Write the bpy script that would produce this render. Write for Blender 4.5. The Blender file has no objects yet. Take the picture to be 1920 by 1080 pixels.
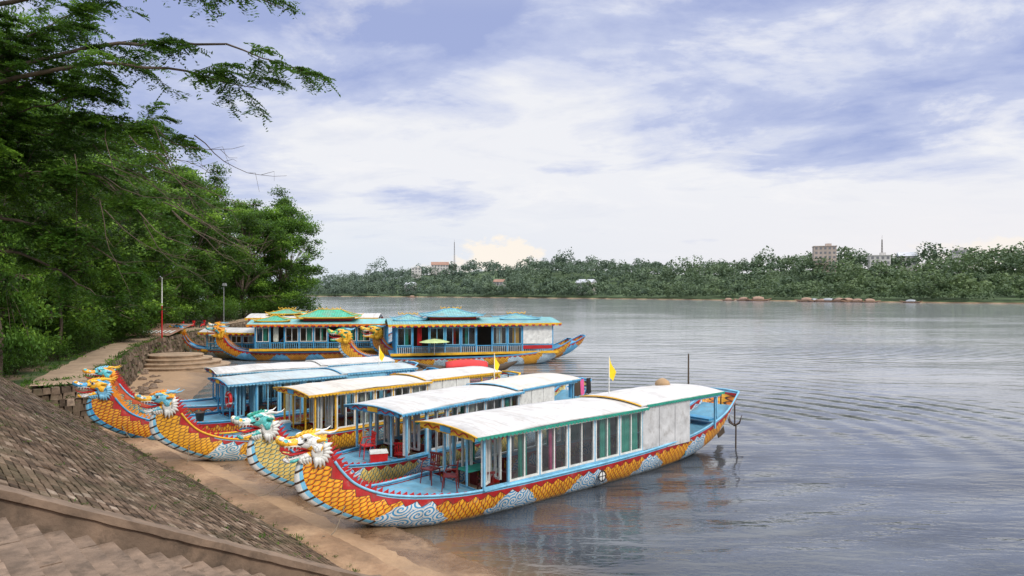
import bpy, math, random
import numpy as np
from mathutils import Vector, Matrix
random.seed(7); np.random.seed(7)
scene=bpy.context.scene; COL=scene.collection
R=random.random
def U(a,b): return a+(b-a)*R()

# ------------------------------------------------------------ node helpers
class NT:
    def __init__(s,nt): s.nt=nt; s.n=nt.nodes; s.l=nt.links
    def put(s,sock,val):
        if isinstance(val,bpy.types.NodeSocket): s.l.new(val,sock)
        elif val is not None:
            if isinstance(val,(tuple,list)) and len(val)==3 and sock.type=='RGBA': val=(*val,1)
            sock.default_value=val
    def node(s,t,**kw):
        n=s.n.new(t)
        for k,v in kw.items(): setattr(n,k,v)
        return n
    def m(s,op,a,b=None,c=None,clamp=False):
        n=s.node('ShaderNodeMath',operation=op,use_clamp=clamp)
        s.put(n.inputs[0],a); s.put(n.inputs[1],b)
        if c is not None: s.put(n.inputs[2],c)
        return n.outputs[0]
    def mix(s,f,a,b,blend='MIX'):
        n=s.node('ShaderNodeMix',data_type='RGBA',blend_type=blend)
        s.put(n.inputs[0],f); s.put(n.inputs[6],a); s.put(n.inputs[7],b)
        return n.outputs[2]
    def ramp(s,f,stops,interp='LINEAR'):
        n=s.node('ShaderNodeValToRGB'); cr=n.color_ramp; cr.interpolation=interp
        while len(cr.elements)<len(stops): cr.elements.new(.5)
        for e,(p,c) in zip(cr.elements,stops):
            e.position=p; e.color=(*c,1) if len(c)==3 else c
        s.put(n.inputs[0],f); return n.outputs[0]
    def noise(s,vec,scale,detail=4,rough=.5,dist=0,out=0):
        n=s.node('ShaderNodeTexNoise'); s.put(n.inputs['Vector'],vec)
        n.inputs['Scale'].default_value=scale; n.inputs['Detail'].default_value=detail
        n.inputs['Roughness'].default_value=rough; n.inputs['Distortion'].default_value=dist
        return n.outputs[out]
    def mapr(s,v,a,b,c=0,d=1,smooth=False):
        n=s.node('ShaderNodeMapRange'); n.clamp=True
        if smooth: n.interpolation_type='SMOOTHSTEP'
        s.put(n.inputs[0],v)
        for i,x in enumerate((a,b,c,d)): n.inputs[i+1].default_value=x
        return n.outputs[0]
    def mapping(s,vec,loc=(0,0,0),rot=(0,0,0),sc=(1,1,1)):
        n=s.node('ShaderNodeMapping'); s.put(n.inputs[0],vec)
        n.inputs[1].default_value=loc; n.inputs[2].default_value=rot; n.inputs[3].default_value=sc
        return n.outputs[0]
    def sep(s,v):
        n=s.node('ShaderNodeSeparateXYZ'); s.put(n.inputs[0],v); return n.outputs
    def comb(s,x,y,z=0.0):
        n=s.node('ShaderNodeCombineXYZ'); s.put(n.inputs[0],x); s.put(n.inputs[1],y); s.put(n.inputs[2],z); return n.outputs[0]
    def bump(s,h,strength=.3,dist=.02,normal=None):
        n=s.node('ShaderNodeBump'); n.inputs['Strength'].default_value=strength; n.inputs['Distance'].default_value=dist
        s.put(n.inputs['Height'],h)
        if normal is not None: s.put(n.inputs['Normal'],normal)
        return n.outputs[0]
def newmat(name):
    m=bpy.data.materials.new(name); m.use_nodes=True; m.node_tree.nodes.clear()
    t=NT(m.node_tree); out=t.node('ShaderNodeOutputMaterial'); return m,t,out
def principled(t,out,col,rough=.6,metal=0,normal=None,spec=.5):
    p=t.node('ShaderNodeBsdfPrincipled')
    t.put(p.inputs['Base Color'],col); t.put(p.inputs['Roughness'],rough); t.put(p.inputs['Metallic'],metal)
    p.inputs['Specular IOR Level'].default_value=spec
    if normal is not None: t.put(p.inputs['Normal'],normal)
    t.l.new(p.outputs[0],out.inputs[0]); return p
def sc(c,k): return tuple(min(1,max(0,x*k)) for x in c)
MC={}
def pmat(name,col,rough=.55,metal=0,var=.25,scale=3,bump=.15,dirt=.3,dirtcol=(.10,.08,.06),spec=.4):
    if name in MC: return MC[name]
    m,t,out=newmat(name); tc=t.node('ShaderNodeTexCoord').outputs['Object']
    n1=t.noise(tc,scale,5,.6); c=t.mix(t.mapr(n1,.3,.7),sc(col,1-var),sc(col,1+var*.4))
    n2=t.noise(tc,scale*.9+.7,7,.7,.4); c=t.mix(t.m('MULTIPLY',t.mapr(n2,.52,.72),dirt),c,dirtcol)
    nb=t.noise(tc,scale*9,4,.6)
    principled(t,out,c,t.mapr(n1,.3,.7,rough-.08,rough+.1),metal,t.bump(nb,bump,.02),spec)
    MC[name]=m; return m

# ------------------------------------------------------------ mesh helpers
class MB:
    def __init__(s): s.v=[];s.f=[];s.m=[]
    def add(s,vs,fs,mi=0):
        o=len(s.v); s.v+=[tuple(v) for v in vs]; s.f+=[tuple(i+o for i in f) for f in fs]; s.m+=[mi]*len(fs); return s
    def box(s,c,d,mi=0,rot=(0,0,0),tx=1,ty=1):
        M=Matrix.Rotation(rot[2],3,'Z')@Matrix.Rotation(rot[1],3,'Y')@Matrix.Rotation(rot[0],3,'X')
        vs=[]
        for z in (-.5,.5):
            kx,ky=(tx,ty) if z>0 else (1,1)
            for x,y in ((-.5,-.5),(.5,-.5),(.5,.5),(-.5,.5)):
                vs.append(M@Vector((x*d[0]*kx,y*d[1]*ky,z*d[2]))+Vector(c))
        return s.add(vs,[(3,2,1,0),(4,5,6,7),(0,1,5,4),(1,2,6,5),(2,3,7,6),(3,0,4,7)],mi)
    def loft(s,rings,mi=0,cap=True,closed=True):
        n=len(rings[0]); vs=[p for r in rings for p in r]; fs=[]
        for i in range(len(rings)-1):
            for j in range(n if closed else n-1):
                k=(j+1)%n; fs.append((i*n+j,i*n+k,(i+1)*n+k,(i+1)*n+j))
        if cap: fs.append(tuple(range(n))[::-1]); fs.append(tuple((len(rings)-1)*n+j for j in range(n)))
        return s.add(vs,fs,mi)
    def tube(s,pts,rs,n=8,mi=0,cap=True):
        pts=[Vector(p) for p in pts]
        if not isinstance(rs,(list,tuple)): rs=[rs]*len(pts)
        rings=[]; ref=None
        for i,p in enumerate(pts):
            a=pts[max(0,i-1)]; b=pts[min(len(pts)-1,i+1)]; T=(b-a).normalized()
            if ref is None: ref=Vector((0,0,1)) if abs(T.z)<.9 else Vector((1,0,0))
            X=T.cross(ref).normalized(); Y=T.cross(X).normalized(); ref=-Y
            rings.append([p+(X*math.cos(2*math.pi*k/n)+Y*math.sin(2*math.pi*k/n))*rs[i] for k in range(n)])
        return s.loft(rings,mi,cap)
    def ell(s,c,r,mi=0,n=12,m=8):
        rings=[]
        for i in range(m+1):
            a=math.pi*(i/m); a=min(max(a,.02),math.pi-.02)
            rings.append([(c[0]+r[0]*math.sin(a)*math.cos(2*math.pi*k/n),c[1]+r[1]*math.sin(a)*math.sin(2*math.pi*k/n),c[2]+r[2]*math.cos(a)) for k in range(n)])
        return s.loft(rings,mi)
    def spike(s,base,tip,r,mi=0,n=6,bend=(0,0,0)):
        b=Vector(base); t=Vector(tip); mid=(b+t)/2+Vector(bend)
        return s.tube([b,(b+mid)/2+Vector(bend)*.3,mid,(mid+t)/2+Vector(bend)*.2,t],[r,r*.9,r*.65,r*.35,r*.05],n,mi)
def mk(name,mb,mats,parent=None,smooth=False,loc=None,label=None):
    me=bpy.data.meshes.new(name); me.from_pydata(mb.v,[],mb.f)
    for x in (mats if isinstance(mats,(list,tuple)) else [mats]): me.materials.append(x)
    me.polygons.foreach_set('material_index',mb.m)
    if smooth: me.polygons.foreach_set('use_smooth',[True]*len(mb.f))
    me.update(); o=bpy.data.objects.new(name,me); COL.objects.link(o)
    if parent: o.parent=parent
    if loc: o.location=loc
    if label: o['label']=label
    return o
def top(o,label,cat,group=None):
    o['label']=label; o['category']=cat
    if group: o['group']=group
    return o
def struct(o): o['kind']='structure'; return o
def root(name,loc,rz,label,cat,group=None,scale=1):
    o=bpy.data.objects.new(name,None); o.empty_display_size=.3; COL.objects.link(o)
    o.location=loc; o.rotation_euler=(0,0,rz); o.scale=(scale,)*3
    return top(o,label,cat,group)
def copything(o,loc,rz,scale,**kw):
    n=o.copy(); COL.objects.link(n); n.location=loc; n.rotation_euler=(0,0,rz)
    n.scale=scale if isinstance(scale,tuple) else (scale,)*3
    for c in o.children:
        d=c.copy(); COL.objects.link(d); d.parent=n
        for e in c.children:
            g=e.copy(); COL.objects.link(g); g.parent=d
    for k,v in kw.items(): n[k]=v
    return n
def inst(name,me,parent,loc,rz=0):
    o=bpy.data.objects.new(name,me); COL.objects.link(o); o.parent=parent; o.location=loc; o.rotation_euler=(0,0,rz); return o

# ------------------------------------------------------------ site frame
O=np.array([-3.1,15.4]); ES=np.array([-.69,.724]); ET=np.array([.724,.69])
def W(s,t,z): p=O+s*ES+t*ET; return (p[0],p[1],z)
WL=[tuple(O-70*ES),(-18.3,31.4),(-20.8,33),(-28.9,52.4),(-31.5,60),(-34,75),(-37,95),(-42,125),(-66,180),(-130,262),(-310,405),(-1500,715),(-4000,900)]
SL=[tuple(O-70*ES+2.1*ET),(-16.8,32.8),(-22,50),(-26.5,60),(-29.5,75),(-33,95),(-38,125),(-60,180),(-122,260),(-300,400),(-1500,700),(-4000,880)]
FL=[(4000,-300),(1500,-60),(800,90),(400,235),(248,332),(175,416),(60,555),(-86,690),(-300,820),(-1500,1300),(-4000,1900)]
TB0=-.6; CW=-1.45
def sdist(px,py,line):
    best=np.full(px.shape,1e9); sg=np.ones(px.shape)
    for (ax,ay),(bx,by) in zip(line[:-1],line[1:]):
        dx,dy=bx-ax,by-ay; L2=dx*dx+dy*dy
        tt=np.clip(((px-ax)*dx+(py-ay)*dy)/L2,0,1)
        qx=px-(ax+tt*dx); qy=py-(ay+tt*dy); d=np.hypot(qx,qy)
        cr=dx*(py-ay)-dy*(px-ax)
        up=d<best-1e-9; best=np.where(up,d,best); sg=np.where(up,np.sign(cr),sg)
    return best*sg
def sm(a,b,x):
    t=np.clip((x-a)/(b-a),0,1); return t*t*(3-2*t)
def vnoise(x,y,s):
    return (np.sin(x*s+1.3*np.sin(y*s*.7))+np.sin(y*s*1.3+1.7*np.sin(x*s*.6+2))+.5*np.sin((x+y)*s*2.1))/2.5
HX=[-1500,-400,-240,-120,40,130,230,400,1500]; HY=[6,6,9,26,30,20,22,15,14]
def capf(s): return np.interp(s,[-14,-1,8,21,25],[4.9,4.0,3.4,2.95,2.95])
def slz(b,s): return .35+(.5+.010*np.clip(s,0,22))*(-b+TB0)
def height(x,y):
    x=np.asarray(x,float); y=np.asarray(y,float)
    dw=sdist(x,y,WL); ds=sdist(x,y,SL); df=-sdist(x,y,FL)
    s=(x-O[0])*ES[0]+(y-O[1])*ES[1]; t=(x-O[0])*ET[0]+(y-O[1])*ET[1]
    cap=capf(s)
    shore=np.where(ds>0,np.minimum(.28,.02+.14*ds),np.maximum(-2.2,.02+.25*ds))
    A=np.where(t<TB0,np.minimum(cap,slz(t,s))-.1,shore)
    A=A-np.where((s<CW+.5)&(t<-.3),1.1,0)
    inl=2.12+.03*np.clip(dw-4,0,60)+.12*vnoise(x,y,.35)*sm(3,8,dw)
    B=np.where(dw>.25,inl,shore)
    k=sm(22.2,22.9,s); near=A*(1-k)+B*k
    hill=np.interp(x,HX,HY)
    far=.1+1.2*sm(0,4,df)+hill*sm(8,150,df)+3.4*vnoise(x,y,.022)*sm(20,80,df)
    far=np.where(df<0,-2.2,far)
    return np.where(df>0,far,near)

# ------------------------------------------------------------ materials : setting
def ground_mat():
    m,t,out=newmat('earth_and_grass'); g=t.node('ShaderNodeNewGeometry').outputs['Position']
    x,y,z=t.sep(g)[:3]
    n=t.noise(g,.6,8,.65); n2=t.noise(g,4,6,.7); n3=t.noise(g,.05,4,.6)
    earth=t.mix(n2,(.11,.072,.042),(.32,.21,.13)); grass=t.mix(n2,(.02,.045,.012),(.08,.14,.03))
    sand=t.mix(n2,(.27,.165,.09),(.48,.32,.19))
    near=t.mix(t.mapr(n,.40,.56),earth,grass)
    fargr=t.mix(n3,(.05,.09,.035),(.10,.15,.06))
    c=t.mix(t.mapr(y,140,220),near,fargr)
    c=t.mix(t.mapr(t.m('ADD',z,t.m('MULTIPLY',t.m('SUBTRACT',n,.5),.3)),.55,.4),c,sand)
    wet=t.mapr(t.m('ADD',z,t.m('MULTIPLY',t.m('SUBTRACT',n,.5),.5)),.07,.27)
    wet=t.m('SUBTRACT',1.0,wet)
    c=t.mix(wet,c,t.mix(.6,c,(.10,.06,.035)))
    principled(t,out,c,t.mapr(wet,0,1,.9,.3),0,t.bump(t.m('ADD',n2,t.noise(g,20,4,.7)),.6,.05))
    return m
def water_mat():
    m,t,out=newmat('river_water'); g=t.node('ShaderNodeNewGeometry').outputs['Position']
    x,y,z=t.sep(g)[:3]
    a=t.noise(t.mapping(g,rot=(0,0,.5),sc=(.5,1.7,1)),1.0,3,.5,.35)
    b=t.noise(t.mapping(g,rot=(0,0,-.25),sc=(.35,1.2,1)),.33,3,.5,.5)
    c=t.noise(t.mapping(g,rot=(0,0,.3),sc=(.8,1.8,1)),4.5,2,.5)
    w=t.node('ShaderNodeTexWave',wave_type='RINGS',rings_direction='SPHERICAL')
    t.put(w.inputs['Vector'],t.mapping(g,loc=(-4,-30,0)))
    w.inputs['Scale'].default_value=.17; w.inputs['Distortion'].default_value=3.0; w.inputs['Detail'].default_value=2; w.inputs['Detail Scale'].default_value=.25
    wm=t.m('MULTIPLY',w.outputs['Fac'],t.mapr(t.noise(g,.03,2,.5),.38,.6,0,1.0))
    patch=t.mapr(t.noise(t.mapping(g,sc=(.5,1.5,1)),.05,3,.6),.35,.65,.35,1.35)
    h=t.m('ADD',t.m('MULTIPLY',a,.6),t.m('MULTIPLY',b,1.5)); h=t.m('ADD',h,t.m('MULTIPLY',c,.13)); h=t.m('ADD',h,wm)
    h=t.m('MULTIPLY',h,t.m('MULTIPLY',patch,t.m('MULTIPLY',t.mapr(y,25,170,1.0,.28),t.mapr(y,12,34,1.5,1.0))))
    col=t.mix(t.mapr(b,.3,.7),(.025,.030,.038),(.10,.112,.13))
    col=t.mix(t.mapr(y,26,110,0,.9),col,(.42,.44,.47))  # paler with distance: silvery sky reflection put into the base colour
    tt=t.m('ADD',t.m('MULTIPLY',t.m('ADD',x,3.1),.724),t.m('MULTIPLY',t.m('SUBTRACT',y,15.4),.69))
    col=t.mix(t.mapr(t.m('ADD',tt,t.m('MULTIPLY',b,2.0)),2.9,5.0),(.16,.105,.06),col)
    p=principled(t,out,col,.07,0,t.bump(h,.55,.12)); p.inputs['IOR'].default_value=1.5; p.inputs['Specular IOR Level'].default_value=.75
    return m
def attr_mat(name,stops,rough=.9,nz=6,moss=0,bump=.6,bd=.03):
    m,t,out=newmat(name); a=t.node('ShaderNodeAttribute',attribute_name='tint').outputs['Fac']
    g=t.node('ShaderNodeNewGeometry').outputs['Position']
    c=t.ramp(a,stops); n=t.noise(g,nz,7,.7); c=t.mix(1.0,c,t.ramp(n,[(.25,(.45,.42,.40)),(.7,(1.15,1.12,1.1))]),'MULTIPLY')
    n4=t.noise(g,1.3,7,.7,.4); c=t.mix(1.0,c,t.ramp(n4,[(.35,(.58,.56,.54)),(.6,(1.05,1.05,1.05))]),'MULTIPLY')
    if moss: c=t.mix(t.m('MULTIPLY',t.mapr(t.noise(g,.7,6,.7),.46,.64),moss),c,(.075,.070,.035))
    principled(t,out,c,rough,0,t.bump(n,bump,bd),.2); return m
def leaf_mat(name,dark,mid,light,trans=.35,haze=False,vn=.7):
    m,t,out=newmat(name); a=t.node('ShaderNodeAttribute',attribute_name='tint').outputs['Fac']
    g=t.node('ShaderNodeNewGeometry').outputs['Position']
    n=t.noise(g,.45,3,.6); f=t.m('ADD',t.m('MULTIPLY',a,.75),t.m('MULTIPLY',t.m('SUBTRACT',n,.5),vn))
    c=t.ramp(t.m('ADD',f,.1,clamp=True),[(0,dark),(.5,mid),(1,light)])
    if haze: c=t.mix(t.mapr(t.sep(g)[1],300,850,.12,.65),c,(.15,.20,.20))  # aerial haze painted into the leaf colour, stronger with distance
    d=t.node('ShaderNodeBsdfPrincipled'); t.put(d.inputs['Base Color'],c); d.inputs['Roughness'].default_value=.55; d.inputs['Specular IOR Level'].default_value=.2
    tr=t.node('ShaderNodeBsdfTranslucent'); t.put(tr.inputs[0],t.mix(.3,c,light))
    mx=t.node('ShaderNodeMixShader'); mx.inputs[0].default_value=trans
    t.l.new(d.outputs[0],mx.inputs[1]); t.l.new(tr.outputs[0],mx.inputs[2]); t.l.new(mx.outputs[0],out.inputs[0]); return m
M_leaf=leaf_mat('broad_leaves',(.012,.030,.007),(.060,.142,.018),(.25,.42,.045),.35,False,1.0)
M_frond=leaf_mat('feathery_leaves',(.009,.025,.006),(.048,.125,.016),(.21,.38,.04),.38,False,1.0)
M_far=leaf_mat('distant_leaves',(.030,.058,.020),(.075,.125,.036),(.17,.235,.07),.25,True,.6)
M_bark=pmat('bark',(.15,.115,.085),.9,scale=5,bump=.8,var=.4)
M_conc=pmat('old_concrete',(.215,.150,.105),.9,scale=1.6,bump=.7,var=.45,dirt=.85,dirtcol=(.07,.052,.038))
def ledge_mat():
    m,t,out=newmat('reddish_concrete'); g=t.node('ShaderNodeNewGeometry').outputs['Position']
    n=t.noise(g,.9,8,.7,.3); n2=t.noise(g,9,6,.7); n3=t.noise(g,.35,4,.6)
    c=t.mix(t.mapr(n,.3,.7),(.21,.115,.06),(.46,.30,.175)); c=t.mix(t.mapr(n3,.48,.66,0,.75),c,(.14,.085,.048)); c=t.mix(t.mapr(n2,.52,.72,0,.55),c,(.12,.08,.05))
    z=t.sep(g)[2]; wet=t.mapr(t.m('ADD',z,t.m('MULTIPLY',t.m('SUBTRACT',n,.5),.5)),.32,.12)
    c=t.mix(t.m('MULTIPLY',wet,.6),c,(.085,.048,.025))
    principled(t,out,c,t.mapr(wet,0,1,.85,.18),0,t.bump(t.m('ADD',n,n2),.6,.06)); return m
M_ledge=ledge_mat()
M_step=pmat('worn_step',(.235,.165,.118),.9,scale=2.5,bump=.9,var=.5,dirt=.9,dirtcol=(.07,.05,.035))

# ------------------------------------------------------------ ground & water
nv=340
xs=-10+12*np.sinh(np.linspace(-6.2,6.2,nv)); ys=20+12*np.sinh(np.linspace(-2.6,6.4,nv))
GX,GY=np.meshgrid(xs,ys); GZ=height(GX,GY)
me=bpy.data.meshes.new('ground'); me.vertices.add(nv*nv)
me.vertices.foreach_set('co',np.stack([GX,GY,GZ],-1).astype(np.float32).ravel())
idx=np.arange(nv*nv).reshape(nv,nv)
F=np.stack([idx[:-1,:-1],idx[:-1,1:],idx[1:,1:],idx[1:,:-1]],-1).reshape(-1,4)
def setfaces(me,F):
    n=len(F); k=F.shape[1]; me.loops.add(n*k); me.loops.foreach_set('vertex_index',F.ravel().astype(np.int32))
    me.polygons.add(n); me.polygons.foreach_set('loop_start',(np.arange(n)*k).astype(np.int32)); me.polygons.foreach_set('loop_total',np.full(n,k,np.int32))
    me.update(calc_edges=True)
setfaces(me,F); me.polygons.foreach_set('use_smooth',np.ones(len(F),bool)); me.materials.append(ground_mat())
o=bpy.data.objects.new('ground',me); COL.objects.link(o); struct(o)
mb=MB(); mb.add([(-4000,-400,0),(4000,-400,0),(4000,3900,0),(-4000,3900,0)],[(0,1,2,3)])
struct(mk('water',mb,water_mat()))

# stone paved embankment
def tintmesh(name,mb,tints,mat):
    o=mk(name,mb,mat); at=o.data.attributes.new('tint','FLOAT','FACE'); at.data.foreach_set('value',tints); return o
mb=MB(); tn=[]
t=TB0; S0_=CW+.75
while t>-9:
    hgt=U(.12,.165); s=S0_+U(0,.2)
    while s<21.9:
        ln=U(.16,.34)
        z=slz(t-hgt/2,s); cap=capf(s)
        if z>cap+.12: s+=ln; continue
        if R()>.012:
            gap=.006; dz=U(-.005,.006); tl=[U(-.005,.005) for _ in range(4)]
            cs=[(s+gap,t-gap),(s+ln-gap,t-gap),(s+ln-gap,t-hgt+gap),(s+gap,t-hgt+gap)]
            cs=[(a+U(-.014,.014),b+U(-.012,.012)) for a,b in cs]
            top_=[]; bot=[]
            cx=sum(a for a,b in cs)/4; cy=sum(b for a,b in cs)/4
            und=.03*math.sin(s*.9+t)+.02*math.sin(t*2.3-s*.4)
            for (a,b),e in zip(cs,tl):
                zz=slz(b,a)+und
                top_.append(W(a+(cx-a)*.08,b+(cy-b)*.10,zz+dz+e)); bot.append(W(a,b,zz-.07+dz*.5+.02))
            mid=[tuple(bot[i][k]+(0,0,.042)[k] for k in range(3)) for i in range(4)]
            vs=top_+mid+bot
            fs=[(3,2,1,0)]+[(i,(i+1)%4,4+(i+1)%4,4+i) for i in range(4)]+[(4+i,4+(i+1)%4,8+(i+1)%4,8+i) for i in range(4)]
            mb.add(vs,fs); tn+=[min(1,max(0,random.gauss(.45,.25)))]*len(fs)
        s+=ln
    t-=hgt
M_pave=attr_mat('paving_stones',[(0,(.075,.055,.038)),(.35,(.155,.108,.075)),(.6,(.24,.170,.120)),(.8,(.31,.235,.175)),(1,(.42,.34,.27))],.9,7,.5)
struct(tintmesh('embankment_paving',mb,tn,M_pave))
def strip(name,mat,s0,s1,ns,ts,zf,jit=.0):
    mb=MB(); vs=[];fs=[]; nt=len(ts)
    for i in range(ns+1):
        s=s0+(s1-s0)*i/ns
        for j,t in enumerate(ts):
            jj=jit*(math.sin(s*2.3+j)+math.sin(s*5.1+2*j)+U(-.5,.5))*.5
            vs.append(W(s,t+jj,zf(s,t,j)+U(-.01,.01)))
    for i in range(ns):
        for j in range(nt-1):
            a=i*nt+j; fs.append((a,a+1,a+nt+1,a+nt))
    mb.add(vs,fs); return mk(name,mb,mat)
struct(strip('ledge',M_ledge,-16,22,200,[-.8,-.6,-.45,-.3,-.15,0,.18,.21,.25],lambda s,t,j:[.30,.39,.39,.39,.38,.39,.37,.2,-.1][j],.03))
struct(strip('lower_ledge',M_ledge,-16,20,160,[.1,.5,1,1.5,1.95,2.1,2.2],lambda s,t,j:[.2,.2,.18,.16,.14,.08,-.4][j],.12))
# stair and cheek wall
mb=MB(); n=36; ang=math.atan2(ES[1],ES[0])
for i in range(n):
    t1=-.4-i*.34; z=.35+.17*(i+1)-.50
    a=-8.0
    while a<CW+.25:
        w_=min(U(1.0,1.6),CW+.27-a)
        if w_<.15: break
        p=W(a+w_/2,t1-.17-.02+U(-.012,.012),z-.4+U(-.014,.014))
        mb.box(p,(w_-.014,.36,.8),0,rot=(U(-.02,.02),U(-.01,.01),ang),ty=.97); a+=w_
struct(mk('stair',mb,M_step))
mb=MB(); rings=[]
for i in range(60):
    t=-.35-i*.2; z=.35+.5*max(0,-t-.5)+.08
    prof=[(.10,-1.2),(.10,-.15),(.04,-.13),(.04,.0),(.46,0),(.46,-.13),(.41,-.15),(.41,-1.2)]
    rings.append([W(CW+.25+a+U(-.01,.01),t,z+b+U(-.01,.01)) for a,b in prof])
mb.loft(rings)
o=mk('cheek_wall',mb,M_conc); top(o,'weathered concrete cheek wall running down beside the stairs','wall')
# retaining wall
def poly_at(line,d):
    for a,b in zip(line[:-1],line[1:]):
        L=math.dist(a,b)
        if d<=L: k=d/L; return (a[0]+(b[0]-a[0])*k,a[1]+(b[1]-a[1])*k),((b[1]-a[1])/L,-(b[0]-a[0])/L)
        d-=L
    return line[-1],(1,0)
plen=lambda l: sum(math.dist(a,b) for a,b in zip(l[:-1],l[1:]))
WW=[tuple(O+22.15*ES-4.4*ET),tuple(O+22.15*ES-.1*ET),(-20.6,33.6),(-28.6,52.4),(-31.2,60),(-33.7,75),(-36.7,95),(-41.7,125)]
mb=MB(); tn=[]; tot=plen(WW)
for rr in range(8):
    d=0
    while d<tot:
        ln=U(.2,.55); (px,py),(nx,ny)=poly_at(WW,d+ln/2)
        z=.08+rr*.27; dep=.5
        o5=U(-.07,.09)
        mb.box((px+nx*(.04+o5-.045*rr),py+ny*(.04+o5-.045*rr),z+.13),(ln-.015,dep,U(.25,.30)),0,rot=(U(-.12,.12),U(-.1,.1),math.atan2(nx,-ny)+U(-.1,.1)),tx=.85,ty=.8)
        tn+=[min(1,max(0,random.gauss(.45,.24)))]*6; d+=ln
M_wall=attr_mat('rubble_wall',[(0,(.08,.06,.045)),(.5,(.22,.165,.12)),(1,(.38,.30,.23))],.95,5,.6)
o=tintmesh('retaining_wall',mb,tn,M_wall); top(o,'rough stone retaining wall along the riverside path','wall')
# footpath
M_path=pmat('path_earth',(.38,.27,.18),.95,scale=1.1,bump=.5,var=.35,dirt=.6,dirtcol=(.15,.13,.07))
WP=[tuple(O+22.6*ES-.6*ET)]+WW[2:]
mb=MB(); vs=[];fs=[]
for i in range(121):
    (px,py),(nx,ny)=poly_at(WP,plen(WP)*.95*i/120)
    for j,k in enumerate((-.3,-1.0,-1.7,-2.4)):
        x=px+nx*(k+U(-.12,.12)*(j>0)); y=py+ny*(k+U(-.12,.12)*(j>0)); vs.append((x,y,2.29+U(-.015,.015)))
for i in range(120):
    for j in range(3): a=i*4+j; fs.append((a,a+4,a+5,a+1))
mb.add(vs,fs); struct(mk('footpath',mb,M_path))
# curved steps
M_tan=pmat('tan_step',(.42,.30,.20),.9,scale=1.5,bump=.5,var=.4,dirt=.7,dirtcol=(.14,.10,.065))
mb=MB()
for k,r in enumerate((4.2,3.5,2.8,2.1)):
    z0=.1; z1=.22+.27*(k+1); cx,cy=-27.6,56.0
    ring=lambda z,rr:[(cx+rr*math.cos(a),cy+rr*math.sin(a)*.85,z) for a in np.linspace(0,2*math.pi,49)[:-1]]
    mb.loft([ring(z0+.002*k,r),ring(z1-.09,r),ring(z1-.08,r+.08),ring(z1,r+.08)])
o=mk('curved_steps',mb,M_tan); top(o,'semicircular worn stone landing steps below the path','steps')
for i in range(44):
    mb=MB(); mb.ell((0,0,0),(1,.8,.6),n=7,m=5); mb.v=[(x*U(.8,1.2),y*U(.8,1.2),z*U(.8,1.2)) for x,y,z in mb.v]
    d=U(5,31); (px,py),(nx,ny)=poly_at(WW,d); o=mk('rock',mb,M_conc)
    k=U(.4,1.9); o.location=(px+nx*k,py+ny*k,.3); r=U(.12,.38); o.scale=(r,r,r); o.rotation_euler=(0,0,U(0,6))
    top(o,'grey-brown loose rock below the retaining wall','rock','loose rocks by the wall')

# ------------------------------------------------------------ foliage
def leaves(name,C,ln,wd,tint,mat,upbias=.6,parent=None,dirs=None):
    N=len(C)
    nrm=np.random.normal(size=(N,3)); nrm[:,2]=np.abs(nrm[:,2])+upbias; nrm/=np.linalg.norm(nrm,axis=1)[:,None]
    a=np.random.normal(size=(N,3)) if dirs is None else dirs+0
    a-=nrm*np.sum(a*nrm,1)[:,None]; a/=np.linalg.norm(a,axis=1)[:,None]+1e-9; b=np.cross(nrm,a)
    ln=np.asarray(ln).reshape(-1,1)*np.ones((N,1)); wd=np.asarray(wd).reshape(-1,1)*np.ones((N,1))
    V=np.stack([C-a*ln*.5,C+b*wd*.5-a*ln*.05,C+a*ln*.5,C-b*wd*.5-a*ln*.05],1).reshape(-1,3)
    me=bpy.data.meshes.new(name); me.vertices.add(4*N); me.vertices.foreach_set('co',V.astype(np.float32).ravel())
    setfaces(me,np.arange(4*N).reshape(N,4)); me.materials.append(mat)
    at=me.attributes.new('tint','FLOAT','FACE'); at.data.foreach_set('value',np.clip(tint,0,1).astype(np.float32))
    o=bpy.data.objects.new(name,me); COL.objects.link(o)
    if parent: o.parent=parent
    return o
def clumps(cl,per,leafsz,mat,name='crown',parent=None,flat=.7,up=.6):
    Cs=[];T=[]
    for (x,y,z,r) in cl:
        n=int(per*(r/1.5)**2)
        d=np.random.normal(size=(n,3)); d/=np.linalg.norm(d,axis=1)[:,None]
        rr=r*np.random.rand(n,1)**.45*(1+.25*np.random.normal(size=(n,1))); p=d*rr*np.array([1,1,flat])
        Cs.append(p+np.array([x,y,z])); T.append(np.full(n,random.gauss(.38,.22))+.34*d[:,2]+.12*np.random.normal(size=n))  # tint rises toward clump tops: light from above put into leaf colour
    C=np.concatenate(Cs);T=np.concatenate(T)
    s=leafsz*np.random.uniform(.7,1.4,len(C))
    return leaves(name,C,s,s*.6,T,mat,up,parent)
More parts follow.
